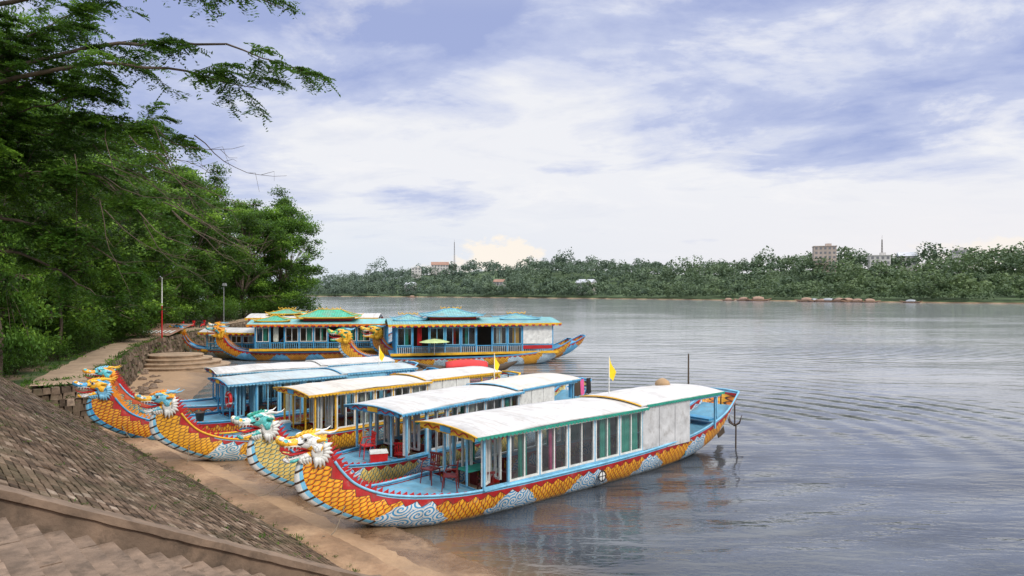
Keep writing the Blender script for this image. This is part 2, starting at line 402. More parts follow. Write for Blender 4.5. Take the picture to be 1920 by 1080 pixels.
def tree_proto(h,r,trunk_h,seed,per=700,leafsz=.2,label='',nl=8,low=.3):
    random.seed(seed); np.random.seed(seed)
    rt=root('broadleaf_tree',(0,0,0),0,label,'tree','trees along the river bank')
    mb=MB(); cl=[]
    tp=[(0,0,-.5),(.1*h*U(-.2,.2),0,trunk_h*.5),(U(-.4,.4),U(-.4,.4),trunk_h),(U(-.6,.6),U(-.6,.6),h*.75)]
    mb.tube(tp,[.26,.20,.16,.06],8)
    for i in range(nl):
        a=2*math.pi*i*.618; el=low+(1-low)*i/(nl-1)+U(-.06,.06); b=Vector(tp[2])+Vector((0,0,U(-.2,.35)*h*.4))
        if b.z<trunk_h*.7: b.z=trunk_h*.7
        prof=math.sin(math.pi*min(1,max(.12,.2+.75*el)))**.6
        rad=r*U(.5,.95)*prof; e=Vector((math.cos(a)*rad,math.sin(a)*rad,trunk_h+(h-trunk_h)*el*.88))
        md=(b+e)/2+Vector((0,0,U(.1,.8)))
        mb.tube([b,(b+md)/2+Vector((U(-.2,.2),U(-.2,.2),.1)),md,e],[.09,.06,.045,.02],6)
        for k in range(4):
            q=e+Vector((U(-1,1),U(-1,1),U(-.8,.7)))*r*.34; mb.tube([md,(md+q)/2+Vector((0,0,.2)),q],[.035,.025,.01],5)
            cl.append((q.x,q.y,q.z,U(.75,1.6)*r/5))
    for k in range(7): cl.append((U(-.4,.4)*r,U(-.4,.4)*r,trunk_h+(h-trunk_h)*U(.1,.95),U(1.1,1.7)*r/5))
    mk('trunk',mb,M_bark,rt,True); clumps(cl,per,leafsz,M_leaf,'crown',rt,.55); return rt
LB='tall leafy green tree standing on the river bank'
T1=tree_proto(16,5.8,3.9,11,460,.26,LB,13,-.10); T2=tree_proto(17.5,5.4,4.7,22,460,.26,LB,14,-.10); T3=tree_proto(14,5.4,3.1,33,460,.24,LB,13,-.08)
protos=[T1,T2,T3]
places=[(-29.5,39,1.0),(-31.5,46,1.08),(-34.5,53,1.1),(-36.5,60,1.15),(-38.5,69,1.18),(-40.5,79,1.2),(-43,89,1.2),(-45,100,1.2),(-42,107,1.15),(-39.0,115,1.3),(-41.5,124,1.25),
 (-29,32,.9),(-34,38,1.15),(-38,46,1.2),(-42,56,1.25),(-47,68,1.3),(-52,82,1.3),(-56,96,1.3),(-33,29,1.1),(-48,50,1.3),(-56,64,1.4),(-62,84,1.4),(-50,112,1.2),(-40,34,1.3),
 (-47,122,1.2),(-46,92,1.2),(-36.5,66,.85),(-44,116,1.15),(-34.5,57,.9),(-31,41.5,.8),(-33,48.5,.85),(-36,55.5,.9)]
for i,(x,y,k) in enumerate(places):
    z=float(height(x,y)); P=protos[i%3]
    if i<3: P.location=(x,y,z); P.scale=(k,k,k); P.rotation_euler=(0,0,i*1.3)
    else: copything(P,(x,y,z),R()*6.28,(k*U(.95,1.08),k*U(.95,1.08),k*U(.9,1.12)))
for (x,y,kx,kz) in ((-23.6,31.4,.42,.95),(-28.9,43.5,.5,1.0),(-25.2,28.2,.5,.9)):
    copything(T2,(x,y,float(height(x,y))),R()*6.28,(kx,kx,kz),label='slender-trunked green tree rising behind the low hedge')
def shrub(loc,r,h,seed,label):
    np.random.seed(seed); random.seed(seed)
    rt=root('shrub',loc,0,label,'bush','shrubs beside the footpath'); mb=MB()
    cl=[]
    for k in range(8):
        a=k*.9; q=(math.cos(a)*r*.55*(k>0),math.sin(a)*r*.55*(k>0),h*U(.3,.7)); mb.tube([(0,0,-.1),(q[0]*.4,q[1]*.4,q[2]*.5),q],[.04,.03,.01],5); cl.append((*q,r*.6))
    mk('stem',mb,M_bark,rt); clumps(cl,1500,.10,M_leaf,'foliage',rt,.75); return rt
S=shrub((0,0,0),1.4,1.7,5,'rounded dark green shrub at the edge of the path')
sp=[(-24.6,31.0,.8),(-25.4,33.4,.85),(-26.2,36.0,.85),(-27.4,39.2,.9),(-28.6,42.3,.9),(-29.8,45.4,.95),(-31.1,48.8,1),(-32.4,52.2,1.1),(-27.4,32,1.1),(-28.7,36,1.3),(-30.2,40.5,1.3),(-32.2,45,1.5),(-34,50,1.6),(-35.5,57.5,1.5),(-37.5,63,1.7),(-36.2,67,1.3),(-38,74,1.7),(-33.8,57.5,1.1),(-39.2,82,1.9),(-39.6,92,2.0),(-42,98,2.4),(-41.5,106,2.4),(-41,113,2.3),(-42.5,120,2.4),(-43.5,127,2.4),(-37,52,2.3),(-41,62,2.5),(-44,72,2.5),(-46,84,2.7),(-48,97,2.9),(-31,34,1.8),(-34,41,2.1),(-37,45,2.4),(-33,38,1.9),(-22.9,29.2,.6),(-32.3,55.8,.7),(-32.9,60.5,.8)]
for i,(x,y,k) in enumerate(sp):
    z=float(height(x,y))-.05
    if i==0: S.location=(x,y,z); S.scale=(.8,)*3
    else: copything(S,(x,y,z),R()*6,(k*U(.85,1.2),k*U(.85,1.2),k*U(.8,1.15)))
gc=[];gt=[];gd=[];gl=[]
def tuft(P0,k,tt):
    for j in range(int(U(5,15))):
        d=np.array([U(-1,1),U(-1,1),U(.4,1.4)]); d/=np.linalg.norm(d); L=U(.05,.12)*k
        p=np.array(P0)+np.array([U(-.09,.09)*k,U(-.09,.09)*k,0]); gc.append(p+d*L*.5); gd.append(d); gl.append(L); gt.append(tt)
for i in range(330):
    if R()<.18: s,t=U(-.5,22),TB0+U(-.12,.1); z=.40
    elif R()<.35: s=U(2,21.8); t=TB0-(float(capf(s))-.35)/(.5+.01*s)+U(-.6,.3); z=min(float(slz(t,s)),float(capf(s)))
    else: s,t=U(-.5,21),TB0-abs(random.gauss(0,2.4)); z=float(slz(t,s))+.02
    if z>capf(s): z=float(capf(s))-.02
    tuft(W(s,t,z),U(.5,1.0),random.gauss(.35,.15))
for i in range(460):
    d=U(0,50); (px,py),(nx,ny)=poly_at(WW,d); k=U(-.5,.25) if R()<.6 else U(-3.4,-2.3)
    zz=2.26 if k<.0 else U(1.2,2.2)
    tuft((px+nx*k,py+ny*k,zz),U(1.0,2.6),random.gauss(.4,.2))
gl=np.array(gl); o=leaves('grass_tufts',np.array(gc),gl,gl*.24,np.array(gt),M_leaf,-.5,None,np.array(gd)); o['kind']='stuff'
# feathery overhanging tree
random.seed(3); np.random.seed(3)
FT=root('overhanging_tree',(-18,17.5,3.0),0,'large feathery-leaved tree with drooping branches leaning over the bank','tree')
mb=MB(); fr=[];frd=[];frt=[]
def off(p): return Vector((p[0]+18,p[1]-17.5,p[2]-3.0))
trunk=[(-18,17.5,2.6),(-17.8,17.4,5.5),(-17,17.4,8),(-16,17.3,10)]
mb.tube([off(p) for p in trunk],[.40,.30,.22,.14],9)
limbs=[([(-16,17.3,10),(-13,17,11.9),(-9.8,17,12.7),(-7.2,17,12.6),(-5.1,17,11.9)],1.1),
 ([(-16,17.3,10),(-13,17,11.6),(-10,16.6,12.0),(-7.9,16.8,11.9),(-6.2,17,11.5)],1.1),
 ([(-16,17.3,10),(-13,16.5,13.3),(-9,16.3,14.1),(-7.0,16.4,13.8),(-5.5,16.5,13.3)],1.5),
 ([(-16,17.3,10),(-13,17.5,10.8),(-10.8,18,11.0),(-8.6,18,10.4)],2.0),
 ([(-17,17.4,8),(-13.5,17.6,9.5),(-11,18,9.6),(-9.4,18,8.5)],1.7),
 ([(-17,17.4,8),(-14,17.6,8.6),(-11.7,18,8),(-9.9,18.2,6.9)],1.5),
 ([(-17,17.4,8),(-14.5,18,8),(-12.5,18.4,7.2),(-11.2,18.5,6.3)],1.1)]
for i in range(34):
    e=(U(-17,-10.0),U(14.5,20.5),U(7.6,15.5)); b=trunk[2+(i%2)]
    limbs.append(([b,((b[0]*2+e[0])/3,(b[1]*2+e[1])/3,max(b[2],(b[2]+e[2])/2)+U(0,.6)),((b[0]+2*e[0])/3,(b[1]+2*e[1])/3,(b[2]+2*e[2])/3+U(.2,.9)),e],1.3))
def lerp_path(P,k):
    n=len(P)-1; f=k*n; i=min(int(f),n-1); return P[i].lerp(P[i+1],f-i)
def addfrond(p,d,tint,L):
    d=d.normalized(); side=d.cross(Vector((0,0,1)))
    if side.length<.1: side=Vector((1,0,0))
    side.normalize(); nl=8
    for k in range(nl):
        u=(k+.7)/nl; q=p+d*L*u-Vector((0,0,.25*L*u*u)); w=.12*(1-.5*abs(u-.45)*1.5)
        for sg in (-1,1):
            dd=(side*sg+d*.35-Vector((0,0,.15))); fr.append(q+dd*w*.55); frd.append(dd); frt.append(tint+U(-.1,.1))
for li,(P,den) in enumerate(limbs):
    P=[off(p) for p in P]
    pp=[lerp_path(P,i/16)+Vector((U(-.08,.08),U(-.08,.08),U(-.08,.08)))*(0<i<16) for i in range(17)]
    k0=.07 if li<7 else .045
    mb.tube(pp,[k0*(1-i/16)**.9+.006 for i in range(17)],6)
    nt=int(17*den)
    for j in range(nt):
        k=U(.22,1); b=lerp_path(P,k); ax=(lerp_path(P,min(1,k+.05))-lerp_path(P,max(0,k-.05))).normalized()
        L=U(.6,1.6)*(1.25-.65*k); d=(ax*U(.4,1)+Vector((U(-1,1),U(-1,1),U(-.45,.35)))).normalized()
        e=b+d*L-Vector((0,0,.12*L)); md=(b+e)/2+Vector((0,0,.12))
        mb.tube([b,md,e],[.011,.007,.003],4); tint=random.gauss(.46,.24)
        nf=int(17*min(1.2,den+.15))
        for f in range(nf):
            u=U(.15,1.05); q=b.lerp(md,u*2) if u<.5 else md.lerp(e,u*2-1)
            addfrond(q,d*.6+Vector((U(-1,1),U(-1,1),U(-.3,.2))),tint,U(.28,.5))
for i in range(24):
    b=off((U(-11.5,-8.2),U(17,18.5),U(8.4,10.8))); pts=[b]; d=Vector((U(.1,.6),U(-.1,.1),-.5))
    for k in range(8): d=(d+Vector((U(-.15,.28),U(-.1,.1),U(-.2,.32)))).normalized(); pts.append(pts[-1]+d*.34)
    mb.tube(pts,[.016,.014,.012,.010,.008,.007,.006,.005,.004],4)
    for k in (3,5,6): q=pts[k]; mb.tube([q,q+Vector((U(.1,.4),0,U(-.3,.1))),q+Vector((U(.3,.7),0,U(-.6,.1)))],[.007,.005,.003],4)
mk('trunk',mb,M_bark,FT,True)
N=len(fr); ll=np.random.uniform(.08,.14,N)
leaves('crown',np.array([tuple(v) for v in fr]),ll,ll*.38,np.array(frt),M_frond,1.2,FT,np.array([tuple(v) for v in frd]))
print('fronds',N)
# far wood
np.random.seed(9); random.seed(9)
Cs=[];T=[];SZ=[]
def along(line,d0,d1,step):
    out=[]
    for a,b in zip(line[:-1],line[1:]):
        L=math.dist(a,b); n=int(L/step)
        for i in range(n):
            k=(i+R())/n; x=a[0]+(b[0]-a[0])*k; y=a[1]+(b[1]-a[1])*k; nx,ny=(b[1]-a[1])/L,-(b[0]-a[0])/L
            d=U(d0,d1); out.append((x+nx*d,y+ny*d))
    return out
FLv=[(500,180),(400,235),(248,332),(175,416),(60,555),(-86,690),(-300,820),(-520,920)]
cnt=0
for (d0,d1,st,rmin,rmax) in ((3,8,3.2,1.6,3.4),(8,20,3.6,2.6,5.4),(20,42,4.2,3.0,6.2),(40,70,4.6,3.4,6.8),(68,100,4.6,3.6,7.0),(98,130,4.6,3.8,7.0),(128,170,5.5,4.2,7.5)):
    for (x,y) in along(FLv,d0,d1,st):
        if -sdist(np.array([x]),np.array([y]),FL)[0]<2: continue
        big=float(vnoise(x*1.0,y*1.0,.06)); z=float(height(x,y)); r=U(rmin,rmax)*(1.6 if R()<.08 else 1)*(1+.25*big); n=int(95*(r/4)**1.3)+20; cnt+=1
        tt=random.gauss(.42,.2)+.12*big
        d=np.random.normal(size=(n,3)); d/=np.linalg.norm(d,axis=1)[:,None]; d[:,2]=np.where(d[:,2]<-.3,-d[:,2],d[:,2])
        lob=1+.25*np.sin(d[:,:1]*4+x)+.2*np.sin(d[:,1:2]*5+y)
        p=d*r*lob*np.random.rand(n,1)**.22*np.array([1,1,U(.8,1.15)])+np.array([x,y,z+r*U(.6,1.25)])
        Cs.append(p);T.append(tt+.34*d[:,2]+.08*np.random.normal(size=n));SZ.append((.7+.23*min(r,6))*np.random.uniform(.5,1.15,n))  # upper leaves of each crown lighter, toplight painted into the tint
C=np.concatenate(Cs);T=np.concatenate(T);SZ=np.concatenate(SZ)
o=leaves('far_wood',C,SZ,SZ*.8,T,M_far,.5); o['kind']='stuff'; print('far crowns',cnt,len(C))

# ------------------------------------------------------------ boats : materials
def hull_mat(name,sA,sB,outline,swl,swb,band,rail,thr=.45,ph=0.,ws=.22,bandw=.11):
    m,t,out=newmat(name)
    uv=t.node('ShaderNodeUVMap',uv_map='UVMap').outputs[0]; q=t.node('ShaderNodeUVMap',uv_map='Q').outputs[0]
    u,d=t.sep(uv)[:2]; qq=t.sep(q)[0]
    h,w,r=ws*.5,ws,ws*.69
    ru=t.m('DIVIDE',u,h); row=t.m('FLOOR',ru); f=t.m('FRACT',ru)
    def dist(k,ofs):
        l=t.m('SUBTRACT',t.m('FRACT',t.m('ADD',t.m('DIVIDE',d,w),t.m('MULTIPLY',t.m('ADD',row,float(ofs)),.5))),.5)
        dx=t.m('MULTIPLY',t.m('ADD',f,float(k)),h); dy=t.m('MULTIPLY',l,w)
        return t.m('SQRT',t.m('ADD',t.m('MULTIPLY',dx,dx),t.m('MULTIPLY',dy,dy)))
    d0=dist(0,0); d1=dist(1,1); ins=t.m('LESS_THAN',d1,r)
    dd=t.m('DIVIDE',t.m('ADD',t.m('MULTIPLY',ins,d1),t.m('MULTIPLY',t.m('SUBTRACT',1.0,ins),d0)),r)
    sca=t.ramp(dd,[(0,sB),(.40,sA),(.66,sA),(.72,sB),(.86,sB),(.89,outline),(1,outline)])
    v=t.node('ShaderNodeTexVoronoi',voronoi_dimensions='2D'); t.put(v.inputs['Vector'],uv); v.inputs['Scale'].default_value=2.6; v.inputs['Randomness'].default_value=.7
    df=t.node('ShaderNodeVectorMath',operation='SUBTRACT'); t.put(df.inputs[0],uv); t.put(df.inputs[1],v.outputs['Position'])
    ax,ay=t.sep(df.outputs[0])[:2]; rr=t.m('SQRT',t.m('ADD',t.m('MULTIPLY',ax,ax),t.m('MULTIPLY',ay,ay)))
    sp=t.m('SINE',t.m('ADD',t.m('ARCTAN2',ay,ax),t.m('MULTIPLY',rr,62.0)))
    sw=t.mix(t.mapr(sp,.0,.35),swl,swb)
    mask=t.m('ADD',t.m('SINE',t.m('ADD',t.m('MULTIPLY',u,2.0),ph)),t.m('MULTIPLY',t.m('SUBTRACT',t.noise(uv,2.2,2,.5),.5),1.8))
    mask=t.m('SUBTRACT',mask,t.mapr(d,.2,.75,.4,-.4))
    mk_=t.m('MULTIPLY',t.m('GREATER_THAN',mask,thr),t.m('GREATER_THAN',u,2.6))
    c=t.mix(mk_,sca,sw)
    bel=t.m('LESS_THAN',qq,.42); st=t.m('GREATER_THAN',t.m('FRACT',t.m('MULTIPLY',u,3.6)),.22)
    nk=t.m('LESS_THAN',u,2.9)
    c=t.mix(t.m('MULTIPLY',bel,nk),c,t.mix(st,outline,t.mix(t.m('GREATER_THAN',qq,.30),swl,rail)))
    tri=t.m('ABSOLUTE',t.m('SUBTRACT',t.m('FRACT',t.m('MULTIPLY',u,2.2)),.5))
    amp=t.mapr(u,1.0,5.5,.42,.28)
    thb=t.m('ADD',bandw,t.m('MULTIPLY',tri,amp))
    lim=t.m('MULTIPLY',t.m('LESS_THAN',d,thb),t.m('GREATER_THAN',u,.3))
    edge=t.m('MULTIPLY',t.m('LESS_THAN',d,t.m('ADD',thb,.02)),t.m('GREATER_THAN',u,.3))
    c=t.mix(edge,c,outline); c=t.mix(lim,c,band)
    c=t.mix(t.m('MULTIPLY',t.m('LESS_THAN',d,.065),t.m('GREATER_THAN',u,2.2)),c,rail)
    g=t.node('ShaderNodeTexCoord').outputs['Object']; z=t.sep(g)[2]
    nn=t.noise(g,2.5,7,.7); c=t.mix(1.0,c,t.ramp(nn,[(.3,(.58,.55,.52)),(.6,(1,1,1))]),'MULTIPLY')
    c=t.mix(t.m('MULTIPLY',t.mapr(nn,.57,.70),.55),c,(.26,.22,.18))
    stn=t.noise(t.mapping(g,sc=(7,7,.6)),1.5,5,.7); c=t.mix(t.m('MULTIPLY',t.mapr(stn,.54,.72),.45),c,(.15,.12,.09))
    c=t.mix(t.mapr(t.m('ADD',z,t.m('MULTIPLY',nn,.14)),.22,.08),c,t.mix(nn,(.05,.05,.04),(.30,.30,.27)))
    principled(t,out,c,.45,0,t.bump(t.m('ADD',t.m('MULTIPLY',dd,-.5),nn),.25,.02)); return m
OR=(.85,.36,.02);YE=(.95,.50,.03);RD=(.45,.012,.014);BK=(.06,.03,.015);BL=(.05,.34,.66);LBL=(.20,.58,.85);WH=(.80,.82,.80);TL=(.10,.50,.48)
H1=hull_mat('painted_scales_orange',YE,(.85,.22,.01),BK,WH,BL,RD,LBL,.25,.65)
H2=hull_mat('painted_scales_pale',(.90,.62,.14),(.55,.60,.35),BK,WH,BL,RD,LBL,.3,1.2,.22,.05)
H3=hull_mat('painted_scales_yellow',YE,(.80,.33,.02),BK,WH,(.1,.4,.62),RD,LBL,.15,2.2,.22,.06)
H4=hull_mat('painted_scales_blue',(.80,.42,.03),(.66,.14,.01),BK,LBL,(.03,.22,.5),RD,BL,.25,.4)
H5=hull_mat('painted_scales_cyan',(.70,.45,.06),(.10,.38,.55),BK,WH,BL,(.6,.1,.03),BL,.5,3.3)
M_blue=pmat('blue_paint',(.07,.34,.60),.5,dirt=.5); M_lblue=pmat('light_blue_paint',(.22,.53,.74),.5,dirt=.5)
M_deck=pmat('worn_blue_deck',(.13,.34,.48),.65,scale=1.7,dirt=.8,dirtcol=(.22,.19,.15),var=.35)
M_yel=pmat('yellow_paint',(.83,.46,.03),.5,dirt=.4); M_red=pmat('red_paint',(.48,.015,.018),.5); M_white=pmat('white_paint',(.78,.78,.74),.5,dirt=.4)
M_green=pmat('green_paint',(.03,.32,.23),.5); M_dark=pmat('dark_wood',(.08,.055,.035),.7); M_wood=pmat('deck_wood',(.32,.22,.15),.75,dirt=.5)
M_black=pmat('black_paint',(.015,.015,.018),.35); M_grey=pmat('grey_panel',(.58,.58,.58),.6,dirt=.55,dirtcol=(.2,.17,.14)); M_rope=pmat('rope',(.25,.2,.14),.9)
M_steel=pmat('rusty_steel',(.12,.09,.08),.6,.5); M_orange=pmat('orange_paint',(.82,.27,.02),.45); M_flag=pmat('yellow_cloth',(.92,.64,.02),.8,dirt=0)
M_cgreen=pmat('green_curtain',(.05,.46,.34),.85,dirt=0); M_cpink=pmat('pink_cloth',(.85,.14,.35),.85,dirt=0); M_cwhite=pmat('pale_curtain',(.66,.66,.58),.85,dirt=.1)
M_chair=pmat('maroon_plastic',(.16,.02,.02),.35); M_redpl=pmat('red_plastic',(.65,.02,.02),.35)
def roof_mat(name,col,seam=.95):
    m,t,out=newmat(name); tc=t.node('ShaderNodeTexCoord').outputs['Object']; x,y,z=t.sep(tc)[:3]
    n=t.noise(tc,1.1,7,.65); n2=t.noise(t.mapping(tc,sc=(2.5,.45,1)),1.6,7,.72)
    c=t.mix(t.mapr(n,.35,.65),sc(col,.78),sc(col,1.03)); c=t.mix(t.m('MULTIPLY',t.mapr(n2,.48,.70),.6),c,(.34,.29,.24))
    n3=t.noise(tc,5,6,.7); c=t.mix(t.m('MULTIPLY',t.mapr(n3,.60,.72),.5),c,(.20,.12,.07))
    fr_=t.m('FRACT',t.m('DIVIDE',x,seam)); ln=t.m('LESS_THAN',fr_,.02); c=t.mix(t.m('MULTIPLY',ln,.4),c,(.18,.18,.18))
    wv=t.m('SINE',t.m('MULTIPLY',x,6.6))
    principled(t,out,c,.6,0,t.bump(t.m('ADD',t.m('MULTIPLY',wv,.2),n),.25,.03),.25); return m
R_w=roof_mat('roof_sheet_white',(.64,.63,.62)); R_b=roof_mat('roof_sheet_blueish',(.48,.56,.59)); R_c=roof_mat('roof_sheet_cream',(.68,.64,.58))
def glass_mat():
    m,t,out=newmat('window_glass'); g=t.node('ShaderNodeTexCoord').outputs['Object']
    tr=t.node('ShaderNodeBsdfTransparent'); tr.inputs[0].default_value=(.72,.77,.77,1)
    gl=t.node('ShaderNodeBsdfGlossy'); gl.inputs['Roughness'].default_value=.05; t.put(gl.inputs['Normal'],t.bump(t.noise(g,1.5,2,.5),.15,.02))
    mx=t.node('ShaderNodeMixShader'); lw=t.node('ShaderNodeLayerWeight'); lw.inputs[0].default_value=.35
    t.put(mx.inputs[0],t.m('ADD',t.m('MULTIPLY',lw.outputs['Facing'],.35),.10,clamp=True)); t.l.new(tr.outputs[0],mx.inputs[1]); t.l.new(gl.outputs[0],mx.inputs[2]); t.l.new(mx.outputs[0],out.inputs[0]); return m
M_glass=glass_mat()
def head_mat(name,c1,c2,c3):
    m,t,out=newmat(name); g=t.node('ShaderNodeTexCoord').outputs['Object']
    v=t.node('ShaderNodeTexVoronoi',feature='DISTANCE_TO_EDGE'); t.put(v.inputs['Vector'],g); v.inputs['Scale'].default_value=6
    v2=t.node('ShaderNodeTexVoronoi'); t.put(v2.inputs['Vector'],g); v2.inputs['Scale'].default_value=3.2
    c=t.ramp(t.sep(v2.outputs['Color'])[0],[(0,c1),(.50,c1),(.53,c2),(.74,c2),(.77,c3)],'CONSTANT')
    c=t.mix(t.m('LESS_THAN',v.outputs['Distance'],.018),c,(.03,.02,.02))
    nn=t.noise(g,4,6,.7); c=t.mix(t.m('MULTIPLY',t.mapr(nn,.55,.7),.35),c,(.2,.15,.1))
    principled(t,out,c,.45,0,t.bump(v.outputs['Distance'],.5,.03)); return m
HD1=head_mat('head_paint_orange',YE,WH,TL); HD2=head_mat('head_paint_pale',(.75,.77,.7),TL,YE); HD3=head_mat('head_paint_yellow',YE,(.15,.5,.65),WH)
HD4=head_mat('head_paint_blue',(.07,.38,.68),YE,WH); HD5=head_mat('head_paint_gold',OR,(.12,.55,.6),YE); HD6=head_mat('head_paint_green_gold',YE,(.10,.45,.16),YE)

# ------------------------------------------------------------ boats : geometry
ST=[(-.20,2.30,.32,2.60,.11),(-.33,1.85,.56,2.27,.15),(-.22,1.38,.86,1.80,.20),(.26,.94,1.25,1.39,.30),(1.0,.50,1.85,1.09,.48),(1.8,.17,2.5,.95,.76),(2.8,-.1,3.3,.87,1.03),(4.0,-.28,4.3,.83,1.28),
    (6,-.32,6,.82,1.43),(8,-.32,8,.82,1.48),(10,-.32,10,.83,1.5),(12,-.32,12,.86,1.46),(14,-.26,14,.93,1.36),(16,-.05,16,1.12,1.18),(17.6,.45,17.8,1.5,.95),(18.7,1.25,19.1,2.15,.7)]
def catm(P,n):
    P=[np.array(p,float) for p in P]; out=[]
    for i in range(n):
        f=i/(n-1)*(len(P)-1); k=min(int(f),len(P)-2); t=f-k
        a=P[max(0,k-1)];b=P[k];c=P[k+1];d=P[min(len(P)-1,k+2)]
        out.append(.5*((2*b)+(-a+c)*t+(2*a-5*b+4*c-d)*t*t+(-a+3*b-3*c+d)*t**3))
    return out
def stations(L,beam=1.,n=64):
    k=(L-4)/15.2
    P=[(xb if xb<4 else 4+(xb-4)*k,zb,xt if xt<4 else 4+(xt-4)*k,zt,hb*beam) for xb,zb,xt,zt,hb in ST]
    return catm(P,n)
def build_hull(parent,S,mat,yo=0,xo=0,railmat=None,spikemat=None,label=None):
    M=9; V=[];UV=[];Q=[]; u=0; prev=None
    for s in S:
        xb,zb,xt,zt,hb=s; mid=np.array([(xb+xt)/2,(zb+zt)/2])
        if prev is not None: u+=np.linalg.norm(mid-prev)
        prev=mid; side=[]
        for j in range(M+1):
            a=j/M*math.pi/2; fy=math.sin(a)**.75; fz=1-math.cos(a)**.95
            side.append((xb+(xt-xb)*fz,hb*fy,zb+(zt-zb)*fz))
        dl=[0]*(M+1)
        for j in range(M-1,-1,-1): dl[j]=dl[j+1]+math.dist(side[j],side[j+1])
        for sg in (-1,1):
            for j in range(M+1):
                V.append((side[j][0]+xo,side[j][1]*sg+yo,side[j][2])); UV.append((u+(.17 if sg>0 else 0),dl[j])); Q.append((j/M,0))
    n=len(S); Wd=2*(M+1); F=[]
    for i in range(n-1):
        for sd in (0,1):
            for j in range(M):
                a=i*Wd+sd*(M+1)+j; b=a+Wd
                F.append((a,b,b+1,a+1) if sd==0 else (a,a+1,b+1,b))
    for e in (0,n-1):
        for j in range(M):
            a=e*Wd+j; b=e*Wd+(M+1)+j; F.append((a,a+1,b+1,b) if e==0 else (a,b,b+1,a+1))
    mb=MB(); mb.add(V,F); o=mk('hull',mb,mat,parent,True,label=label)
    for nm,D in (('UVMap',UV),('Q',Q)):
        l=o.data.uv_layers.new(name=nm); vi=np.zeros(len(o.data.loops),np.int32); o.data.loops.foreach_get('vertex_index',vi)
        l.data.foreach_set('uv',np.array(D,np.float32)[vi].ravel())
    mb=MB()
    for sg in (-1,1): mb.tube([(s[2]+xo,s[4]*sg+yo,s[3]+.02) for s in S[6:]],.04,6)
    mb.tube([(S[-1][2]+xo,-S[-1][4]+yo,S[-1][3]+.02),(S[-1][2]+xo+.05,yo,S[-1][3]+.04),(S[-1][2]+xo,S[-1][4]+yo,S[-1][3]+.02)],.05,6)
    mk('gunwale',mb,railmat or M_lblue,parent,True)
    pts=[(s[2],s[4],s[3]) for s in S[1:30]]
    for sg in (-1,1):
        mb=MB()
        for i in range(len(pts)-1):
            a=Vector((pts[i][0]+xo,pts[i][1]*sg+yo,pts[i][2]+.03)); b=Vector((pts[i+1][0]+xo,pts[i+1][1]*sg+yo,pts[i+1][2]+.03))
            d=b-a; nsub=max(1,int(d.length/.16))
            for k in range(nsub):
                p=a+d*(k/nsub); q=a+d*((k+1)/nsub); h=.24*max(.0,1-i/27)+.02
                nrm=Vector((abs(d.z),0,abs(d.x))).normalized()
                tip=(p+q)/2+nrm*h+Vector((.06,sg*.03,.02)); w=Vector((0,.018,0))
                mb.add([p-w,q-w,tip,p+w,q+w],[(0,1,2),(4,3,2),(3,0,2),(1,4,2)])
        mk('back_spines',mb,spikemat or M_red,parent)
    return o
def at_x(S,x):
    xs_=[s[2] for s in S]; return [float(np.interp(x,xs_,[s[k] for s in S])) for k in (3,4)]
def build_deck(parent,S,x0,x1,zoff=None,zabs=None,wk=.96,name='deck',mat=None,yo=0,xo=0,n=14):
    mb=MB(); vs=[];fs=[]
    for i in range(n+1):
        x=x0+(x1-x0)*i/n; zt,hb=at_x(S,x); z=zabs if zabs is not None else zt-zoff
        for y in (-1,-.5,0,.5,1): vs.append((x+xo,y*hb*wk+yo,z))
    for i in range(n):
        for j in range(4): a=i*5+j; fs.append((a,a+5,a+6,a+1))
    mb.add(vs,fs)
    return mk(name,mb,mat or M_wood,parent)
